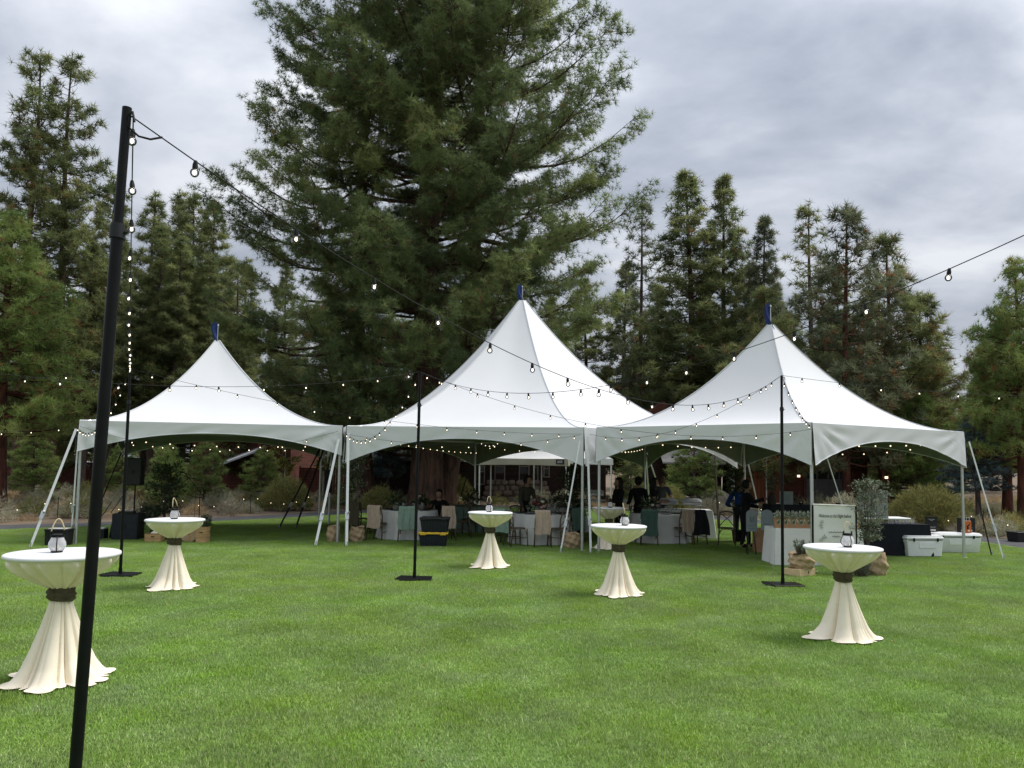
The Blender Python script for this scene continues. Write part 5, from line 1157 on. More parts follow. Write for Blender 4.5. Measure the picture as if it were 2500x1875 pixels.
# ------------------------------------------------------------------ rectangular clothed tables
def rect_table(label, c, w, d, h, mat, rz=0, seed=0, flare=.05, hem=.015, top=None):
    T = thing('clothed_table' if not top else 'folding_table', label, 'table', c, rz); rg = random.Random(seed); ph = [rg.uniform(0, 6.28) for _ in range(5)]; P = 2 * (w + d)
    def per(u):
        s = u * P
        for L, a, dr, nr in ((w, (-w / 2, -d / 2), (1, 0), (0, -1)), (d, (w / 2, -d / 2), (0, 1), (1, 0)), (w, (w / 2, d / 2), (-1, 0), (0, 1)), (d, (-w / 2, d / 2), (0, -1), (-1, 0))):
            if s <= L + 1e-6: return a[0] + dr[0] * s, a[1] + dr[1] * s, nr, s, L
            s -= L
        return -w / 2, -d / 2, (0, -1), 0, w
    def f(u, v):
        x, y, nr, s, L = per(u); e = min(s, L - s); cn = math.exp(-(e / .16) ** 2)
        w_ = math.exp(-(e / .09) ** 2) * .5; ot = (math.copysign(1, x), 0) if nr[0] == 0 else (0, math.copysign(1, y)); nr = (nr[0] * (1 - w_) + ot[0] * w_, nr[1] * (1 - w_) + ot[1] * w_)
        o = v * (flare + .020 * math.sin(s * 11 + ph[0]) * math.sin(s * 3 + ph[1]) + .06 * cn + .03 * cn * math.sin(e * 38 + .8)) + .004 * math.sin(s * 25 + v * 3) * v
        return Vector((x + nr[0] * o, y + nr[1] * o, h - (h - hem) * v))
    b = MB(); b.grid(f, int(P / .035), 10); b.add([(-w / 2, -d / 2, h), (w / 2, -d / 2, h), (w / 2, d / 2, h), (-w / 2, d / 2, h)], [(0, 1, 2, 3)])
    if top:
        b = MB(); b.rbox((0, 0, h - .02), (w, d, .045), .03); b.build('tabletop', top, T)
        for sx in (-1, 1):
            for sy in (-1, 1): b = MB(); b.tube([(sx * (w / 2 - .12), sy * (d / 2 - .07), h - .04), (sx * (w / 2 - .12), sy * (d / 2 - .07), 0)], .014, 8); b.build('leg', 'alu', T)
    else:
        b.build('tablecloth', mat, T, True, 50)
        b = MB(); b.box((0, 0, h - .022), (w - .03, d - .03, .03))
        for sx in (-1, 1):
            for sy in (-1, 1): b.box((sx * (w / 2 - .1), sy * (d / 2 - .08), h / 2 - .02), (.03, .03, h - .05))
        b.build('table_frame', 'wood_dark', T)
    return T
rect_table('long welcome table with white linen cloth holding the brown gift bags', (6.40, 16.2, 0), 1.78, .74, .765, 'cloth_white', R(-1), 1, .03)
rect_table('serving table with cream-white cloth draped to the grass behind the black jacket', (4.95, 22.2, 0), 1.7, .76, .80, 'cloth_white', R(-4), 2, .10)
rect_table('table with black cloth and drink dispensers behind the coolers', (9.05, 18.25, 0), 1.55, .76, .745, 'cloth_black', R(-2), 3, .04)
rect_table('tall bar with black cloth behind the gift bags', (7.35, 18.95, 0), 2.0, .62, 1.13, 'cloth_black', R(3), 4, .02)
rect_table('white-topped folding table behind the black table of dispensers', (10.05, 20.7, 0), 1.3, .7, .74, None, 0, 5, top='white_plastic')
rect_table('white-topped folding table behind the woman with long hair', (3.1, 24.6, 0), 1.8, .75, .95, None, R(-5), 6, top='white_plastic')
rect_table('white-topped folding table beside the man in the olive shirt', (.85, 25.4, 0), 1.5, .7, .90, None, 0, 7, top='white_plastic')
# chafing dishes
def chafer(label, loc, rz):
    T = thing('chafing_dish', label, 'chafing dish', loc, rz); b = MB(); b.rbox((0, 0, .17), (.56, .36, .10), .04); b.build('pan', 'steel', T)
    b = MB(); b.grid(lambda u, v: Vector(((u - .5) * .58, -.19 + .38 * v, .22 + .10 * math.sin(PI * v) ** .6 * (1 - (2 * u - 1) ** 6 * .4))), 10, 10); b.build('lid', 'white_plastic', T, True)
    b = MB()
    for sx in (-1, 1):
        for sy in (-1, 1): b.tube([(sx * .25, sy * .15, 0), (sx * .25, sy * .15, .16)], .008, 6)
    b.build('rack', 'black_paint', T)
chafer('chafing dish with white lid, left one on the serving table', (4.55, 22.25, .802), .1)
chafer('chafing dish with white lid, right one on the serving table', (5.25, 22.2, .802), -.1)
chafer('chafing dish with white lid on the folding table behind the guests', (2.7, 24.55, .952), 0)
# ------------------------------------------------------------------ gift bags
def bag_proto():
    T = thing('gift_bag', '', 'gift bag', (0, 0, 0), 0, 'brown paper gift bags with eucalyptus on the welcome table'); w, d, h = .158, .095, .225
    b = MB(); b.add([(-w / 2, -d / 2, 0), (w / 2, -d / 2, 0), (w / 2, d / 2, 0), (-w / 2, d / 2, 0), (-w / 2, -d / 2, h), (w / 2, -d / 2, h), (w / 2, d / 2, h), (-w / 2, d / 2, h), (-w / 2, 0, h - .004), (w / 2, 0, h - .004), (-w / 2 + .014, 0, h * .3), (w / 2 - .014, 0, h * .3)],
              [(3, 2, 1, 0), (0, 1, 5, 4), (2, 3, 7, 6), (0, 4, 10), (4, 8, 10), (8, 7, 10), (7, 3, 10), (3, 0, 10), (1, 11, 5), (5, 11, 9), (9, 11, 6), (6, 11, 2), (2, 11, 1)]); b.build('paper_bag', 'kraft', T)
    rng = np.random.default_rng(8); n = 72; P = np.stack([rng.uniform(-w / 2, w / 2, n), rng.uniform(-d / 2, d / 2, n), h + rng.uniform(-.01, .05, n)], 1); D = np.stack([rng.normal(0, .8, n), rng.normal(-.45, .7, n), rng.uniform(-.6, .9, n)], 1)
    put('eucalyptus', tri_mesh('eucalyptus', scatter(leaf_template(.11, .042), P, D, rng.uniform(.7, 1.3, n), rng), 'leaf_sage', rng.random(n * 2)), T)
    b = MB(); b.lathe([(.027, -.032), (.033, -.01), (.030, .02), (.016, .032)], 10); b.v = [(v[0], v[1] * .08 - d / 2 - .006, v[2] + .115) for v in b.v]; tg = b.build('tag', 'tag_green', T)
    b = MB(); b.tube([(-.02, -d / 2 - .006, .15), (.0, -d / 2 - .008, .20), (.03, -d / 2 - .008, .14), (.025, -d / 2 - .008, .08), (-.01, -d / 2 - .008, .075)], .004, 5); b.build('ribbon', 'tag_white', tg)
    return T
bag = bag_proto(); BR = random.Random(3)
names = ['first gift bag at the left end of the front row', 'second gift bag from the left in the front row', 'third gift bag from the left, beside the light pole', 'gift bag hidden mostly behind the light pole', 'gift bag with pale tag just right of the light pole', 'sixth gift bag in the front row, green tag',
         'gift bag left of the tent leg in the front row', 'gift bag just behind the tent leg in the front row', 'gift bag behind the left edge of the welcome sign', 'gift bag behind the right half of the welcome sign', 'last gift bag at the right end, showing beside the sign']
rzT = R(-1); ct, st = math.cos(rzT), math.sin(rzT)
for row in range(2):
    for i in range(11 if row == 0 else 10):
        u = -.80 + i * .16 + (.085 if row else 0); v = -.24 + row * .17; x = 6.40 + u * ct - v * st; y = 16.2 + u * st + v * ct
        lab = names[i] if row == 0 else 'gift bag in the rear row of the welcome table, behind the front row'
        if row == 0 and i == 0: bag.location = (x, y, .766); bag['label'] = lab
        else: dup(bag, lab, (x, y, .766), rzT + BR.uniform(-.08, .08))
# ------------------------------------------------------------------ welcome sign
def text_mesh(s, size, shear=.25, space=.92):
    cu = bpy.data.curves.new('lettering', 'FONT'); cu.body = s; cu.size = size; cu.shear = shear; cu.space_character = space; cu.align_x = 'CENTER'; cu.resolution_u = 2; cu.offset = size * .001
    o = bpy.data.objects.new('lettering', cu); COL.objects.link(o); dg = bpy.context.evaluated_depsgraph_get(); me = bpy.data.meshes.new_from_object(o.evaluated_get(dg)); bpy.data.objects.remove(o); return me
def text(parent, s, size, loc, mat, rx=PI / 2, sx=1.0, name='lettering'):
    me = text_mesh(s, size); me.materials.clear(); me.materials.append(MT[mat]); o = put(name, me, parent, loc); o.rotation_euler = (rx, 0, 0); o.scale = (sx, 1, 1); return o
ws = thing('welcome_sign', 'off-white cloth banner sign on black posts reading Welcome to the Night before', 'sign', (6.25, 14.72, 0), R(-4))
b = MB(); b.grid(lambda u, v: Vector(((u - .5) * .775, .006 * math.sin(u * 9 + v * 5) + .004 * math.sin(v * 14), .36 + .95 * v)), 20, 24); b.build('banner', 'paper', ws, True)
b = MB(); b.tube([(-.40, 0, 1.315), (.40, 0, 1.30)], .013, 8); b.build('top_rod', 'tag_white', ws)
for sx in (-1, 1):
    b = MB(); b.tube([(sx * .408, .012, 0), (sx * .408, .012, 1.30)], .018, 8); ps = b.build('post', 'black_paint', ws, True, 40); b = MB(); b.box((sx * .408, .012, .012), (.07, .36, .022)); b.build('foot', 'black_paint', ps)
text(ws, 'Welcome to the Night before', .098, (0.0, -.018, 1.07), 'ink', sx=.56)
def squiggle(parent, x0, x1, z, h, mat, seed, n=60):
    rg = random.Random(seed); b = MB(); b.tube([(x0 + (x1 - x0) * i / n, -.02, z + h * (.5 * math.sin(i * 1.25) + .35 * math.sin(i * .53 + seed))) for i in range(n + 1)], .0032, 4); b.build('handwriting', mat, parent)
squiggle(ws, -.12, .16, .79, .020, 'ink', 2); squiggle(ws, -.05, .10, .71, .024, 'ink', 5, 30)
def sprig(parent, x, z, s, a0, seed):
    rng = np.random.default_rng(seed); b = MB(); b.tube([(x, -.019, z), (x + s * .3 * math.cos(a0), -.019, z + s * .3 * math.sin(a0)), (x + s * math.cos(a0 + .3), -.019, z + s * math.sin(a0 + .3))], .003, 4)
    for i in range(9):
        t = i / 9; c = Vector((x + s * t * math.cos(a0 + .2), -.019, z + s * t * math.sin(a0 + .2))); a = a0 + (1 if i % 2 else -1) * rng.uniform(.5, 1.2); d = Vector((math.cos(a), 0, math.sin(a))); q = Vector((-d.z, 0, d.x)); l = s * rng.uniform(.25, .4)
        b.add([c, c + d * l * .5 + q * l * .22, c + d * l, c + d * l * .5 - q * l * .22], [(0, 1, 2, 3)])
    b.build('printed_sprig', 'ink_faint', parent)
sprig(ws, -.27, .86, .15, 1.2, 1); sprig(ws, -.30, .62, .16, .5, 2); sprig(ws, .27, .86, .12, 1.0, 3); sprig(ws, .24, .55, .14, 2.2, 4)
# signs and boxes near the bar
def arch_sign(label, loc, rz, w, h, z0, letter):
    T = thing('arched_sign', label, 'sign', loc, rz); b = MB(); r = w / 2; pr = [(-r, z0), (r, z0)] + [(r * math.cos(a), z0 + h - r * .75 + r * .75 * math.sin(a)) for a in [PI * i / 14 for i in range(15)]]; n = len(pr)
    b.add([(x, -.01, z) for x, z in pr] + [(x, .01, z) for x, z in pr], [tuple(range(n)), tuple(range(2 * n - 1, n - 1, -1))] + [(i, i + n, (i + 1) % n + n, (i + 1) % n) for i in range(n)]); b.build('board', 'board_grey', T)
    b = MB()
    for sx in (-1, 1): b.tube([(sx * w * .4, -.01, 0), (sx * w * .1, .10, z0 + h * .95)], .012, 6)
    b.tube([(0, .34, 0), (0, .10, z0 + h * .95)], .012, 6); b.build('easel', 'wood_dark', T)
    b = MB()
    if letter: b.tube([(-w * .12, -.016, z0 + h * .68), (-w * .12, -.016, z0 + h * .5), (0, -.016, z0 + h * .44), (w * .12, -.016, z0 + h * .5), (w * .12, -.016, z0 + h * .68)], .008, 5)
    for k, q in enumerate((.28, .14)): b.bar((-w * .22, -.014, z0 + h * q), (w * .22, -.014, z0 + h * q), .004, .010)
    b.build('print', 'ink_soft', T)
arch_sign('grey-green arched sign board in front of the woman in black', (5.56, 17.6, 0), R(5), .26, .50, .55, True)
arch_sign('second grey-green arched sign board left of the gift bags', (5.88, 17.5, 0), R(-8), .26, .46, .60, False)
b = MB(); b.rbox((0, 0, .29), (.28, .26, .58), .01); o = b.build('cardboard_box', 'kraft', loc=(5.98, 18.3, 0), rz=.1); tag(o, 'tall brown cardboard box left of the welcome table', 'box')
T = thing('framed_menu', 'pale green framed menu standing on the black bar', 'sign', (6.78, 18.75, 1.132), R(4)); b = MB(); b.box((0, 0, .16), (.34, .02, .32)); b.build('frame', 'board_grey', T); b = MB(); b.box((0, .06, .06), (.2, .1, .02)); b.build('stand', 'wood_dark', T)
b = MB()
for k in range(6): b.bar((-.10 + .02 * (k % 3), -.014, .25 - k * .03), (.10 - .015 * (k % 2), -.014, .25 - k * .03), .004, .007)
b.build('print', 'ink_soft', T)
for x, lab in ((7.15, 'small lit candle cup on the bar right of the framed menu'), (8.05, 'small lit candle cup on the bar above the welcome sign')):
    T = thing('candle_cup', lab, 'candle', (x, 18.75, 1.132)); b = MB(); b.lathe([(.002, 0), (.04, 0), (.05, .05), (.045, .06)], 12, cap=False); b.build('cup', 'wood_dark', T); b = MB(); b.lathe([(.036, .01), (.036, .055), (.002, .06)], 10); b.build('wax', 'glow', T)
leafy('branch_vase', 'tall bare branches in a vase at the left end of the bar', 'flowers', (6.38, 18.5, .75), 1.0, 5, (.3, .75, .22), 60, .05, .02, 'leaf_olive', 'twig', 41, .008)
b = MB(); b.lathe([(.002, 0), (.09, 0), (.11, .12), (.06, .26), (.07, .30)], 14); o = b.build('vase', 'wood_dark', loc=(6.38, 18.5, .6)); o.location.z = .667; tag(o, 'dark vase holding the bare branches by the bar', 'vase'); o.location = (6.38, 18.62, 1.131)
for q in bpy.data.objects:
    if q.name == 'branch_vase': q.location = (6.38, 18.62, 1.15); q.name = 'bare_branches'; q['label'] = 'tall bare branches standing in the dark vase on the bar'
# ------------------------------------------------------------------ plants in burlap
def burlap_pot(label, loc, r, h, seed, tall=False):
    rg = random.Random(seed); ph = [rg.uniform(0, 6.28) for _ in range(6)]; T = thing('burlap_sack', label, 'sack', loc, rg.uniform(0, 3))
    def f(u, v):
        t = u * 2 * PI; q = r * (.86 + .16 * math.sin(PI * min(1, v * 1.15)) + .10 * v) * (1 + .07 * math.sin(3 * t + 6 * v + ph[0]) + .05 * math.sin(7 * t - 9 * v + ph[1]) + .05 * math.sin(v * 16 + 2 * t + ph[2]) + .035 * abs(math.sin(5 * t + 13 * v + ph[4])) + .02 * math.sin(19 * t + 5 * v + ph[5])); return Vector((q * math.cos(t), q * math.sin(t), h * v + .025 * math.sin(2 * t + ph[3]) * v))
    b = MB(); b.grid(f, 72, 30)
    b.grid(lambda u, v: Vector((f(u, 1).x * (1 - .25 * v), f(u, 1).y * (1 - .25 * v), f(u, 1).z - .04 * v)), 72, 3); b.build('sack_cloth', 'burlap', T, True)
    b = MB(); b.grid(lambda u, v: Vector((r * (.7 + .5 * v) * math.cos(.6 + u), r * (.7 + .55 * v) * math.sin(.6 + u), .02 + .05 * math.sin(u * 8 + v * 3) * (1 - v) + .015)), 10, 6); b.build('loose_corner', 'burlap', T, True)
    b = MB(); b.lathe([(.002, h * .92), (r * .75, h * .92)], 16, cap=False); b.build('soil', 'wood_dark', T)
    return T
burlap_pot('burlap-wrapped pot on the pale wooden box before the welcome table', (5.47, 14.38, .142), .205, .27, 1)
def rosemary(label, loc, r, h, n, seed, lean=0.0):
    rng = np.random.default_rng(seed); T = thing('herb_plant', label, 'plant', loc); P = []; D = []; limbs = []
    for i in range(n):
        a = rng.uniform(0, 6.28); q = rng.uniform(.1, 1) * r; hh = h * rng.uniform(.6, 1.1); s = np.linspace(0, 1, 6)[:, None]; p = np.concatenate([q * (.45 + .6 * s) * math.cos(a) - lean * s * h, q * (.45 + .6 * s) * math.sin(a), hh * s], 1); limbs.append((p, .004, .002))
        k = 16; w = rng.uniform(.15, 1, k); P.append(np.stack([np.interp(w, s[:, 0], p[:, c]) for c in range(3)], 1)); D.append(np.stack([rng.normal(0, .7, k), rng.normal(0, .7, k), rng.uniform(.2, 1, k)], 1))
    V, F = tubes_np(limbs, 3); put('stems', np_mesh('stems', V, F, 'twig'), T); P = np.concatenate(P); D = np.concatenate(D)
    c = put('sprigs', tri_mesh('sprigs', scatter(leaf_template(.042, .009), P, D, rng.uniform(.7, 1.3, len(P)), rng), 'leaf_rosemary', rng.random(len(P) * 2)), T); c['kind'] = 'stuff'
rosemary('rosemary plant growing in the burlap pot on the wooden box', (5.47, 14.38, .37), .17, .27, 70, 2)
b = MB(); b.rbox((0, 0, .07), (.52, .34, .138), .008); T = thing('wooden_box', 'low pale wooden box under the burlap pot', 'box', (5.44, 14.40, 0), R(38)); b.build('box_body', 'wood_pale', T); b = MB(); b.box((.02, -.172, .075), (.02, .008, .05)); b.build('hand_slot', 'wood_dark', T)
burlap_pot('tall burlap sack wrapping the olive tree pot, right of the front right table', (6.98, 14.62, 0), .185, .42, 3)
leafy('olive_tree', 'potted olive tree with silvery leaves right of the welcome sign', 'tree', (6.86, 14.66, .34), 1.58, 4, (.28, 1.54, .44), 1700, .075, .019, 'leaf_olive', 'bark_grey', 51, .013, lean=.05)
rosemary('rosemary bush sprawling on the grass in front of the tall burlap sack', (6.58, 14.35, .0), .26, .36, 120, 4, .1)
burlap_pot('slumped burlap sack at the foot of the hexagonal tent leg, right of the tent strap', (1.50, 18.75, 0), .19, .36, 5)
burlap_pot('grey burlap sandbag left of the joint of left and hexagonal tents', (-4.50, 19.45, 0), .15, .40, 6)
burlap_pot('brown burlap sack right of the joint of left and hexagonal tents', (-3.92, 19.55, 0), .17, .38, 7)
leafy('potted_tree', 'tall leafy potted tree behind the tent legs at the hexagonal and right tents', 'tree', (1.75, 20.9, 0), 2.1, 5, (.5, 2.15, .46), 2600, .085, .036, 'leaf_dark', 'bark_grey', 52, .016)
leafy('potted_tree', 'dark leafy potted tree by the back leg behind the woman in black', 'tree', (6.22, 20.9, 0), 2.15, 3, (.7, 2.1, .34), 1700, .085, .036, 'leaf_dark', 'bark_grey', 53, .014)
leafy('potted_tree', 'dark leafy potted tree under the left tent between the loudspeaker and microphone', 'tree', (-9.35, 20.6, 0), 2.0, 4, (.55, 1.98, .52), 2000, .085, .034, 'leaf_dark', 'bark_grey', 54, .014)
leafy('fern_plant', 'low ferny plant at the foot of the dark potted tree', 'plant', (-9.55, 20.2, .3), .6, 9, (.05, .5, .38), 900, .12, .02, 'leaf_dark', 'leaf_dark', 55, .005, hang=.4)
leafy('fern_plant', 'dark green plant behind the taller wooden crate', 'plant', (-7.62, 19.05, .1), .5, 6, (.05, .55, .2), 500, .06, .018, 'leaf_dark', 'leaf_dark', 56, .005)
for lab, x, y, r in (('black nursery pot of the tree behind the tent legs', 1.75, 20.9, .17), ('black nursery pot of the tree behind the woman in black', 6.22, 20.9, .16), ('black nursery pot of the tree under the left tent', -9.35, 20.6, .18)):
    b = MB(); b.lathe([(.002, .004), (r * .8, .004), (r, .30), (r * 1.06, .31), (r * 1.06, .33), (r * .94, .33), (r * .92, .28), (.002, .28)], 20, cap=False); tag(b.build('plant_pot', 'black_plastic', loc=(x, y, 0), smooth=True, ang=40), lab, 'pot')
# ------------------------------------------------------------------ coolers, boards, dispensers, totes
def cooler(label, loc, rz, w, d, h):
    T = thing('cooler', label, 'cooler', loc, rz); b = MB(); b.rbox((0, 0, h * .40 + .006), (w, d, h * .80), .05, taper=.92); b.build('body', 'white_plastic', T, True, 35)
    b = MB(); b.rbox((0, 0, h * .875), (w * 1.035, d * 1.04, h * .13), .05); b.rbox((0, .0, h * .955), (w * .98, d * .95, h * .07), .04); b.build('lid', 'white_plastic', T, True, 35)
    b = MB(); b.box((0, -d / 2 - .002, h * .79), (w * .92, .012, .008)); b.build('lid_gasket', 'black_rubber', T)
    for sx in (-1, 1):
        b = MB(); b.box((sx * w * .32, -d / 2 - .012, h * .80), (.035, .022, .075)); b.build('latch', 'black_rubber', T)
        b = MB(); fx = lambda k: sx * (w / 2 * (.92 + .10 * k) + .004)
        hp = [(fx(.66), -d * .24, h * .66), (fx(.40), -d * .24, h * .40), (fx(.22), -d * .20, h * .22), (fx(.22), d * .20, h * .22), (fx(.40), d * .24, h * .40), (fx(.66), d * .24, h * .66)]; b.tube(hp + hp[:1], .009, 6); b.build('handle', 'black_rubber', T)
    b = MB(); b.tube([(-w / 2 * .94 - .02, -d * .12, .07), (-w / 2 * .94 + .02, -d * .12, .07)], .024, 10); b.build('drain_plug', 'black_rubber', T)
    b = MB(); b.rbox((.05, -d / 2 * .985 - .004, h * .55), (w * .46, .012, h * .26), .006); b.build('front_panel', 'white_plastic', T)
    return T
cooler('white hard cooler in front, black side handle facing us', (9.62, 17.98, 0), R(7), .93, .46, .50)
cooler('largest white hard cooler behind the first, chalkboards and orange bag on its lid', (10.98, 19.0, 0), R(3), 1.22, .50, .49)
def board(label, loc, rz, w, h):
    T = thing('chalkboard', label, 'sign', loc, rz); b = MB(); b.box((0, 0, h / 2), (w, .03, h)); b.build('slate', 'black_plastic', T); b = MB(); b.box((0, .06, .05), (w * .7, .10, .10)); b.build('stand', 'black_plastic', T)
    for z, s in ((.83, .5), (.76, .2)): squiggle2(T, -w * s / 2, w * s / 2, h * z, .012)
    for z, s in ((.32, .62), (.26, .5)): squiggle2(T, -w * s / 2, w * s / 2, h * z, .008)
    b = MB(); b.box((0, -.018, h * .11), (w * .62, .006, .035)); b.build('price_strip', 'tag_white', T)
def squiggle2(parent, x0, x1, z, h):
    b = MB(); n = 26; b.tube([(x0 + (x1 - x0) * i / n, -.018, z + h * .6 * math.sin(i * 1.7) * (.6 + .4 * math.sin(i))) for i in range(n + 1)], .0028, 4); b.build('chalk_writing', 'chalk', parent)
board('black chalkboard menu left of the two, on the cooler lid', (10.52, 19.08, .492), R(-3), .30, .37)
board('black chalkboard menu right of the two, behind the orange bag', (11.40, 19.10, .492), R(4), .46, .35)
T = thing('orange_bag', 'orange gift bag with white handle and dark printed figure on the cooler lid', 'bag', (11.28, 18.86, .492), R(5)); b = MB(); b.box((0, 0, .145), (.17, .08, .29)); b.build('bag_body', 'orange', T); b = MB(); b.tube([(-.045, -.04, .28), (-.04, -.04, .37), (.03, -.04, .38), (.045, -.04, .28)], .005, 5); b.build('handle', 'tag_white', T)
b = MB(); b.sphere((-.01, -.042, .12), .032, 8, 5, (1, .1, 1)); b.bar((-.04, -.042, .16), (.03, -.042, .19), .004, .03); b.bar((.02, -.042, .19), (.045, -.042, .235), .004, .014); b.build('dark_print', 'black_plastic', T); b = MB(); b.sphere((.015, -.042, .055), .022, 8, 5, (1.4, .1, 1)); b.build('pale_print', 'tag_white', T)
def dispenser(label, loc, s=1.0):
    T = thing('drink_dispenser', label, 'dispenser', loc); b = MB()
    for sx in (-1, 1):
        for sy in (-1, 1): b.tube([(sx * .13, sy * .13, 0), (sx * .13, sy * .13, .20)], .010, 6)
    b.box((0, 0, .12), (.27, .27, .015)); b.build('stand', 'steel', T)
    b = MB(); b.rbox((0, 0, .13 + .31), (.27, .27, .62), .02); b.build('tank', 'acrylic', T); b = MB(); b.rbox((0, 0, .765), (.29, .29, .03), .02); b.build('lid', 'acrylic', T); b = MB(); b.rbox((0, 0, .29), (.25, .25, .28), .02); b.build('drink', 'acrylic', T)
    b = MB(); b.tube([(0, -.13, .18), (0, -.19, .18), (0, -.19, .15)], .012, 6); b.build('tap', 'steel', T)
dispenser('tall clear drink dispenser on the black-clothed table', (8.86, 18.3, .747)); dispenser('second clear drink dispenser partly behind the first one', (8.58, 18.42, .747))
for i in range(7): b = MB(); b.lathe([(.026, 0), (.033, .10)], 10); tag(b.build('drinking_glass', 'acrylic', loc=(8.95 + i * .09, 18.02 + .03 * (i % 2), .747)), 'small clear glass lined up on the black table edge', 'glass', 'small glasses on the black table')
def tote(label, loc, lid, rz):
    T = thing('storage_tote', label, 'storage bin', loc, rz); b = MB(); b.rbox((0, 0, .15), (.68, .44, .30), .03, taper=.90)
    for i in range(9): b.box((-.28 + i * .07, -.222, .13), (.018, .012, .22))
    b.rbox((0, 0, .285), (.71, .47, .03), .03); b.build('bin', 'navy_plastic', T)
    b = MB(); b.rbox((0, 0, .325), (.73, .49, .045), .03)
    for i in range(4): b.rbox((-.26 + i * .173, 0, .350), (.12, .40, .012), .02)
    for sx in (-.24, .24): b.box((sx, -.25, .315), (.14, .012, .05))
    b.build('lid', lid, T)
tote('dark storage tote with yellow lid, lower one of the stack', (-1.88, 18.72, 0), 'yellow_plastic', R(2)); tote('dark storage tote with black lid, stacked on the yellow-lidded one', (-1.85, 18.73, .357), 'black_plastic', R(-1))
b = MB(); b.rbox((0, 0, .13), (.5, .4, .26), .02, taper=.92); b.rbox((0, 0, .265), (.53, .43, .03), .02); tag(b.build('storage_crate', 'black_plastic', loc=(14.85, 22.3, 0), rz=.2), 'small black crate on the path at the right photo edge', 'crate')
# ------------------------------------------------------------------ sound gear under the left tent
def speaker(label, loc, rz, w, d, h, grille='black_plastic'):
    T = thing('loudspeaker', label, 'loudspeaker', loc, rz); b = MB(); b.rbox((0, 0, h / 2), (w, d, h), .035); b.build('cabinet', 'black_plastic', T, True, 35); b = MB(); b.rbox((0, -d / 2 - .004, h / 2), (w * .90, .012, h * .92), .005); b.build('grille', grille, T)
    b = MB(); b.lathe([(.002, 0), (.05, .0), (.05, .006), (.002, .006)], 14, cap=False); b.v = [(v[0], -v[2] - d / 2 - .0105, v[1] + h * .5) for v in b.v]; b.build('badge', 'black_rubber', T)
    for sx in (-1, 1): b = MB(); b.rbox((sx * (w / 2 + .002), 0, h * .62), (.008, d * .3, .05), .003); b.build('handle', 'black_rubber', T)
    return T
speaker('black loudspeaker raised on a pole above the subwoofer', (-9.60, 19.45, 1.36), R(8), .35, .34, .70)
speaker('large dark subwoofer on the grass under the left tent', (-9.68, 19.35, 0), R(10), .62, .58, .66, 'navy_plastic')
b = MB(); b.tube([(0, 0, 0), (0, 0, .72)], .019, 10); b.tube([(0, 0, 0), (0, 0, .03)], .05, 10); tag(b.build('speaker_pole', 'black_paint', loc=(-9.60, 19.45, .662)), 'black pole between subwoofer and raised loudspeaker', 'pole')
T = thing('mixer', 'small black mixing desk with white knobs on top of the subwoofer', 'mixer', (-9.62, 19.15, .662), .1); b = MB(); b.box((0, 0, .03), (.36, .18, .06), 0, 1, .15); b.build('case', 'black_plastic', T); b = MB()
for i in range(8): b.tube([(-.15 + i * .04, -.04, .06), (-.15 + i * .04, -.04, .085)], .007, 6)
b.build('knob', 'tag_white', T)
b = MB(); b.grid(lambda u, v: Vector((-.26 + .5 * u + .06 * (v - .5) * math.sin(u * 9), -.26 * v - .02 * math.sin(u * 14) * v, .62 * (1 - v ** 1.6) + .012)), 16, 12); b.box((0, .16, .3), (.46, .34, .6)); tag(b.build('equipment_case', 'cloth_black', loc=(-9.98, 19.75, 0), rz=.1), 'equipment case under a black cloth, left of the subwoofer', 'case')
T = thing('amplifier', 'low black amplifier with pale top left of the draped case', 'amplifier', (-10.38, 19.35, 0), .1); b = MB(); b.rbox((0, 0, .13), (.30, .26, .26), .02); b.build('case', 'black_plastic', T); b = MB(); b.box((0, 0, .272), (.26, .22, .03)); b.build('top_panel', 'white_tube', T)
def cable(label, pts): b = MB(); b.tube(pts, .011, 5); tag(b.build('cable', 'black_rubber', None, True), label, 'cable')
cable('black cables running down left of the subwoofer', [(-10.05, 19.2, .95), (-10.15, 19.1, .7), (-10.35, 18.98, .35), (-10.45, 18.9, .05), (-10.2, 18.75, .02), (-9.95, 18.9, .02)])
cable('black cable hanging from the raised loudspeaker to the draped case', [(-9.72, 19.4, 1.36), (-9.86, 19.25, 1.0), (-10.0, 19.1, .68)])
def mic(label, x, y, boom0, boom1, px):
    T = thing('microphone_stand', label, 'microphone stand', (x, y, 0)); b = MB(); b.tube([(0, 0, .05), (0, 0, boom0[2])], .011, 8); b.build('pole', 'black_paint', T); b = MB()
    for a in (.4, 2.5, 4.6): b.tube([(0, 0, .14), (.3 * math.cos(a), .3 * math.sin(a), .01)], .008, 6)
    b.build('tripod', 'black_paint', T); b = MB(); d = Vector(boom1) - Vector(boom0); b.tube([Vector(boom0) - d * .28, boom1], .009, 8); b.build('boom', 'black_paint', T)
    b = MB(); n = d.normalized(); q = Vector(boom1); b.tube([q - Vector((-.10, 0, .02)), q + Vector((-.06, 0, .035))], .013, 8); b.sphere(q + Vector((-.09, 0, .045)), .028, 8, 6); b.build('microphone', 'black_plastic', T)
    b = MB(); b.tube([boom1, Vector(boom0) + Vector((-.13, .02, -.05)), (-.12, .0, boom0[2] * .5), (-.05, 0, .1), (.06, .02, .02)], .005, 5); b.build('lead', 'black_rubber', T)
mic('microphone stand with tilted boom right of the dark potted tree', -8.12, 19.9, (0, 0, 1.20), (-.40, 0, 1.66), 0)
mic('second microphone stand mostly hidden by the near light pole', -10.9, 20.1, (0, 0, 1.55), (.0 - .35, 0, 1.85), 0)
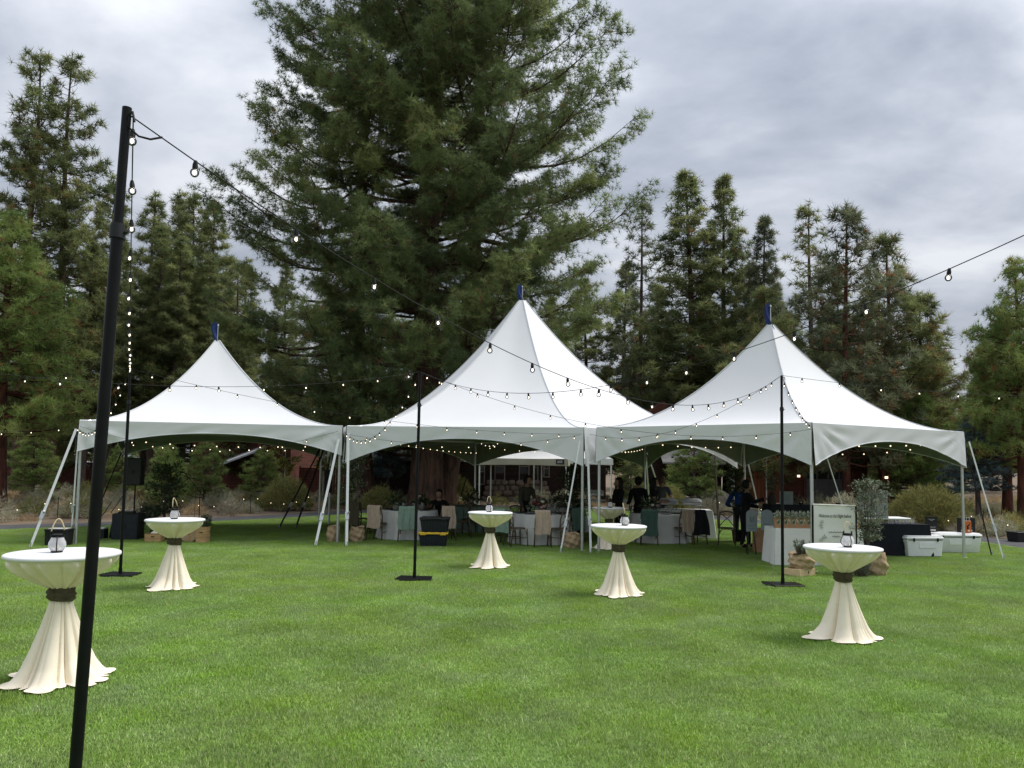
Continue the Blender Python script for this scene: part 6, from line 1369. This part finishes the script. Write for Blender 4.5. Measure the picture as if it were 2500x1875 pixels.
T = thing('equipment_box', 'black box with grey lid on the grass outside the left tent', 'box', (-10.45, 17.72, 0), R(4)); b = MB(); b.rbox((0, 0, .17), (.50, .36, .34), .03, taper=.95); b.build('case', 'black_plastic', T); b = MB(); b.rbox((0, 0, .365), (.52, .38, .05), .03); b.build('lid', 'black_plastic', T)
b = MB(); b.rbox((.0, 0, .395), (.40, .28, .012), .02); b.build('top_panel', 'white_tube', T); b = MB()
for i in range(4): b.box((.03, -.182, .10 + i * .035), (.22, .008, .012))
b.build('vent_slat', 'black_rubber', T)
def crate(label, loc, w, d, h, rz, n):
    T = thing('wooden_crate', label, 'crate', loc, rz); t = .016; bh = h / n
    for k in range(n):
        z = (k + .5) * bh
        for c, s in (((0, -d / 2, z), (w, t, bh * .93)), ((0, d / 2, z), (w, t, bh * .93)), ((-w / 2, 0, z), (t, d - t * 1.2, bh * .93)), ((w / 2, 0, z), (t, d - t * 1.2, bh * .93))): b = MB(); b.box(c, s); b.build('plank', 'wood_crate', T)
    b = MB(); b.box((0, 0, .012), (w - .04, d - .04, .018)); b.build('crate_floor', 'wood_crate', T)
    b = MB(); b.box((.0, -d / 2 - .011, h * .66), (.075, .006, .022)); b.build('hand_slot', 'wood_dark', T)
crate('wide low wooden crate holding a cream vase, left of the group', (-8.78, 18.9, 0), .38, .28, .205, .05, 2)
crate('wooden crate draped with burlap, middle of the group', (-7.93, 19.0, 0), .29, .26, .30, -.06, 3)
crate('taller wooden crate at the right end of the group', (-7.58, 18.86, 0), .245, .26, .38, .04, 3)
b = MB(); b.lathe([(.002, 0), (.13, 0), (.125, .02), (.075, .05), (.055, .09), (.075, .15), (.078, .16), (.06, .16)], 20, cap=False); tag(b.build('cream_vase', 'candle', loc=(-8.74, 18.88, .207), smooth=True), 'cream flared vase standing on the low crate', 'vase')
b = MB(); b.grid(lambda u, v: Vector(((u - .5) * .40 + .02 * math.sin(v * 8), -.19 + .36 * v if v > .45 else -.155 - .02 * math.sin(u * 9), .31 + .01 * math.sin(u * 9 + v * 7) - max(0, .45 - v) * .52 * (1 + .8 * (.5 - abs(u - .5))))), 18, 18); tag(b.build('burlap_cloth', 'burlap', loc=(-7.93, 19.0, 0), smooth=True), 'burlap cloth hanging over the middle crate', 'cloth')
b = MB(); b.rbox((0, 0, .13), (.30, .22, .26), .02); tag(b.build('clear_bin', 'acrylic', loc=(-8.9, 19.35, .25)), 'clear plastic bin behind the low crate', 'bin')
b = MB(); b.rbox((0, 0, .125), (.34, .26, .25), .02); tag(b.build('bin_base', 'black_plastic', loc=(-8.9, 19.35, 0)), 'black box under the clear plastic bin', 'box')
T = thing('wall_speaker', 'black device strapped to the back leg between left and hexagonal tents', 'speaker', (-5.93, 24.7, 1.05)); b = MB(); b.rbox((0, 0, .37), (.22, .20, .74), .03); b.build('case', 'black_plastic', T); b = MB(); b.tube([(-.06, 0, .74), (-.03, 0, .84), (.05, 0, .84), (.07, 0, .74)], .012, 6); b.build('handle', 'black_rubber', T)
# ------------------------------------------------------------------ people
def skin_mesh(name, V, E, Rr, mat, sub=1):
    me = bpy.data.meshes.new(name); me.from_pydata([tuple(v) for v in V], E, []); o = bpy.data.objects.new(name, me); COL.objects.link(o)
    sk = o.modifiers.new('s', 'SKIN'); sk.use_smooth_shade = True; sk.branch_smoothing = .4
    for i, d in enumerate(me.skin_vertices[0].data): r = Rr[i]; d.radius = r if isinstance(r, tuple) else (r, r); d.use_root = (i == 0)
    ss = o.modifiers.new('u', 'SUBSURF'); ss.levels = sub; ss.render_levels = sub
    dg = bpy.context.evaluated_depsgraph_get(); m2 = bpy.data.meshes.new_from_object(o.evaluated_get(dg)); bpy.data.objects.remove(o)
    m2.materials.clear(); m2.materials.append(MT[mat]); m2.name = name; return m2
def person(label, loc, rz, H=1.7, lean=0.0, arms=((-.02, -.02), (-.02, -.02)), top='cloth_dark', bottom='cloth_dark', hair='hair_dark', long=False, cap=None, sleeves=True, seated=False, headturn=0.0, broad=1.0, step=.0):
    """faces -Y. arms: for left/right the hand position (x out, y forward, z) in body units or None for hanging"""
    s = H / 1.75; T = thing('person', label, 'person', loc, rz); L = math.sin(lean); hz = .92
    if seated: hz = .50
    def up(z, y=0): return (0, -L * (z) + y, hz + z * math.cos(lean))
    pel = (0, 0, hz); V = [pel, up(.12), up(.30), up(.44), up(.53), up(.60)]; E = [(0, 1), (1, 2), (2, 3), (3, 4), (4, 5)]
    b_ = broad; Rr = [(.145 * b_, .11), (.125 * b_, .095), (.15 * b_, .11), (.14 * b_, .095), (.058, .056), (.055, .055)]
    hands = []; armidx = []
    for sx, a in ((-1, arms[0]), (1, arms[1])):
        sh = Vector(up(.455)) + Vector((sx * .185 * b_, 0, 0)); hd = Vector(a) if a is not None else sh + Vector((sx * .05, -.03, -.56))
        if a is not None: hd = Vector((sx * a[0], -a[1], a[2]))
        d = hd - sh; mx_ = .58
        if d.length > mx_: d = d.normalized() * mx_; hd = sh + d
        bend = math.sqrt(max(0, .30 ** 2 - (d.length / 2) ** 2)); el = sh + d / 2 + Vector((sx * .45, .55, -.7)).normalized() * bend
        i = len(V); V += [tuple(sh), tuple(el), tuple(hd)]; E += [(3, i), (i, i + 1), (i + 1, i + 2)]; Rr += [.062, .044, .031]; hands.append((hd, (hd - el).normalized(), sx)); armidx += [i, i + 1, i + 2]
    li = len(V)
    for sx in (-1, 1):
        i = len(V)
        if seated: V += [(sx * .09, -.02, hz), (sx * .11, -.42, hz + .02), (sx * .11, -.40, .09), (sx * .12, -.52, .045)]
        else: V += [(sx * .095, 0, hz - .06), (sx * .10, -.02 - sx * step * .5, .49), (sx * .105, .02 - sx * step, .085), (sx * .115, -.13 - sx * step, .04)]
        E += [(0, i), (i, i + 1), (i + 1, i + 2), (i + 2, i + 3)]; Rr += [.095, .062, .042, (.045, .035)]
    V = [tuple(c * s for c in v) for v in V]; Rr = [tuple(c * s for c in r) if isinstance(r, tuple) else r * s for r in Rr]
    me = skin_mesh('person_body', V, E, Rr, 'skin'); body0 = me.copy()
    # head with face, ears; hands with five fingers, joined into the one body mesh
    m = MB(); hc = Vector(up(.70)) * s; hm = Matrix.Translation(hc) @ Matrix.Rotation(headturn, 4, 'Z') @ Matrix.Rotation(lean * .4, 4, 'X')
    q = MB(); q.sphere((0, 0, 0), .115 * s, 16, 12, (.80, .95, 1.12)); vv = []
    for v in q.v:
        x, y, z = v; 
        if z < 0: x *= 1 + z * 1.6 / s; y = y * (1 + z * .6 / s) - (.010 * s if y < 0 else 0)
        vv.append((x, y, z))
    q.v = vv
    q.sphere((0, -.112 * s, -.018 * s), .018 * s, 8, 6, (.8, 1.1, 1.5))
    for sx in (-1, 1):
        q.sphere((sx * .090 * s, .01 * s, -.01 * s), .026 * s, 8, 6, (.35, .8, 1.25)); q.sphere((sx * .034 * s, -.094 * s, .012 * s), .012 * s, 8, 5)
    q.sphere((0, -.100 * s, -.062 * s), .020 * s, 8, 5, (1.3, .5, .35))
    m.add([hm @ Vector(v) for v in q.v], q.f)
    for hd, d, sx in hands:
        hd = hd * s; d = d.normalized(); side = d.cross(Vector((0, 0, 1))); side = side.normalized() if side.length > .1 else Vector((1, 0, 0)); nn_ = side.cross(d)
        m.tube([hd - d * .01, hd + d * .05 * s, hd + d * .09 * s], [.026 * s, .036 * s, .030 * s], 8)
        for k, ln in enumerate((.062, .072, .066, .052)):
            bse = hd + d * .085 * s + side * (k - 1.5) * .017 * s; m.tube([bse, bse + d * ln * .55 * s - nn_ * .006 * s, bse + d * ln * s - nn_ * .022 * s], [.0085 * s, .008 * s, .006 * s], 6)
        bse = hd + d * .03 * s + side * .03 * s * -sx; m.tube([bse, bse + (d * .035 - side * .025 * sx) * s, bse + (d * .065 - side * .028 * sx) * s], [.011 * s, .009 * s, .007 * s], 6)
    bmq = bmesh.new(); bmq.from_mesh(me); tmp = m.mesh('tmp', 'skin', True); bmq.from_mesh(tmp); bmq.to_mesh(me); bmq.free(); bpy.data.meshes.remove(tmp)
    put('body', me, T)
    # clothes follow the body: its surface pushed outwards, cut at neckline, cuffs, waist and ankles
    def near(p):
        best = None
        for k, (i, j) in enumerate(E):
            A, B = Vector(V[i]), Vector(V[j]); d = B - A; t = max(0, min(1, (p - A).dot(d) / max(d.length_squared, 1e-9))); ra = Rr[i][0] if isinstance(Rr[i], tuple) else Rr[i]
            q = (p - A - d * t).length - ra * .5
            if best is None or q < best[0]: best = (q, k, t)
        return best[1], best[2]
    kinds = []; nb = len(body0.vertices); co = [v.co.copy() for v in body0.vertices]; no = [v.normal.copy() for v in body0.vertices]
    for p in co:
        k, t = near(p); i, j = E[k]
        if i >= li or j >= li or (i == 0 and j >= li): kd = 'T' if not (j >= li and (j - li) % 4 == 3 and t > .15) else 'F'
        elif k == 0: kd = 'B'
        elif k in (1, 2): kd = 'S'
        elif k in (3, 4): kd = 'S' if k == 3 and t < .85 else 'N'
        else:
            m_ = [q for q in (armidx[:3], armidx[3:]) if i in q or j in q][0]
            kd = 'S' if j == m_[0] else ('S' if i == m_[0] and (sleeves or t < .55) else ('S' if sleeves and t < .9 else 'H'))
        kinds.append(kd)
    for nm_, ok, off, mt in (('shirt', 'SB', .017 * s, top), ('trousers', 'TB', .011 * s, bottom), ('shoes', 'F', .012 * s, 'cloth_dark')):
        g = MB(); idx = {}; fs = []
        for f in body0.polygons:
            if sum(kinds[v] in ok for v in f.vertices) >= len(f.vertices) - 0.5:
                for v in f.vertices:
                    if v not in idx: idx[v] = len(idx)
                fs.append(tuple(idx[v] for v in f.vertices))
        g.v = [tuple(co[v] + no[v] * off) for v in idx]; g.f = fs; g.m = [0] * len(fs)
        put(nm_, g.mesh(nm_, mt, True), T)
    bpy.data.meshes.remove(body0)
    h = MB(); h.sphere((0, .014 * s, .026 * s), .128 * s, 18, 12, (.84, .98, 1.04)); h.v = [v if not (v[1] < -.050 * s and v[2] < .072 * s) else (v[0] * .82, -.045 * s, max(v[2], .0)) for v in h.v]
    if long:
        h.grid(lambda u, v: Vector(((u - .5) * (.20 + .10 * v) * s, (.075 + .05 * math.sin(PI * u) + .01 * math.sin(u * 19)) * s, (.06 - .42 * v) * s)), 14, 10)
        for sx in (-1, 1): h.grid(lambda u, v, sx=sx: Vector((sx * (.098 + .03 * v + .008 * math.sin(u * 9)) * s, (-.05 + .14 * u) * s, (.05 - (.36 - .06 * (1 - u)) * v) * s)), 8, 8)
    h.v = [tuple(hm @ Vector(v)) for v in h.v]; put('hair', h.mesh('hair', hair, True), T)
    if cap:
        h = MB(); h.lathe([(.112 * s, .045 * s), (.108 * s, .09 * s), (.08 * s, .13 * s), (.002, .146 * s)], 16, cap=False, fn=lambda r, z, t: r * (.92 + .10 * abs(math.sin(t)))); h.grid(lambda u, v: Vector((( u - .5) * .16 * s, (-.095 - .085 * v * math.sin(PI * (.15 + .7 * u))) * s, (.05 - .012 * v) * s)), 8, 4)
        h.v = [tuple(hm @ Vector(v)) for v in h.v]; put('cap', h.mesh('cap', cap, True), T)
    return T
person('man in an olive shirt leaning over the table with pink flowers', (.42, 21.75, 0), R(35), 1.72, .12, ((.26, .22, .80), (.24, .30, .82)), 'cloth_olive', 'cloth_dark', 'hair_dark', headturn=.5)
person('woman in black with long dark hair standing behind the half-hidden cocktail table', (3.02, 21.2, 0), R(-70), 1.70, .05, ((.14, .30, 1.12), (.10, .34, 1.08)), 'cloth_dark', 'cloth_dark', 'hair_dark', True)
person('broad person in black standing with back to us, left of the bare-armed woman', (3.62, 21.5, 0), R(200), 1.72, .08, ((.20, .28, 1.0), (.20, .28, 1.0)), 'cloth_dark', 'cloth_dark', 'hair_dark', False, broad=1.12)
person('woman with bare forearms in black, holding something in front of her', (4.02, 21.6, 0), R(75), 1.70, .08, ((.10, .34, 1.06), (.12, .36, 1.10)), 'cloth_dark', 'cloth_dark', 'hair_dark', True, sleeves=False)
person('person in a charcoal tee and tan cap with back to us behind the serving table', (4.62, 23.3, 0), R(165), 1.74, .04, ((.28, .12, .95), (.28, .14, .95)), 'cloth_tee', 'denim', 'hair_brown', cap='cap', sleeves=False)
person('person in a bright blue patterned shirt, mostly behind the woman in black', (6.22, 20.75, 0), R(150), 1.70, .10, ((.36, .08, 1.10), (.3, .2, 1.0)), 'cloth_blue', 'denim', 'hair_brown')
person('woman in black standing beside the arched signs, arm reaching right', (5.98, 19.4, 0), R(85), 1.70, .06, ((.12, .48, 1.28), (.16, .40, 1.05)), 'cloth_dark', 'cloth_dark', 'hair_dark', step=.12)
person('person in dark clothes sitting at the far side of the left round table', (-2.05, 22.15, 0), R(-10), 1.70, .22, ((.22, .28, .82), (.22, .28, .82)), 'cloth_dark', 'denim', 'hair_dark', seated=True)
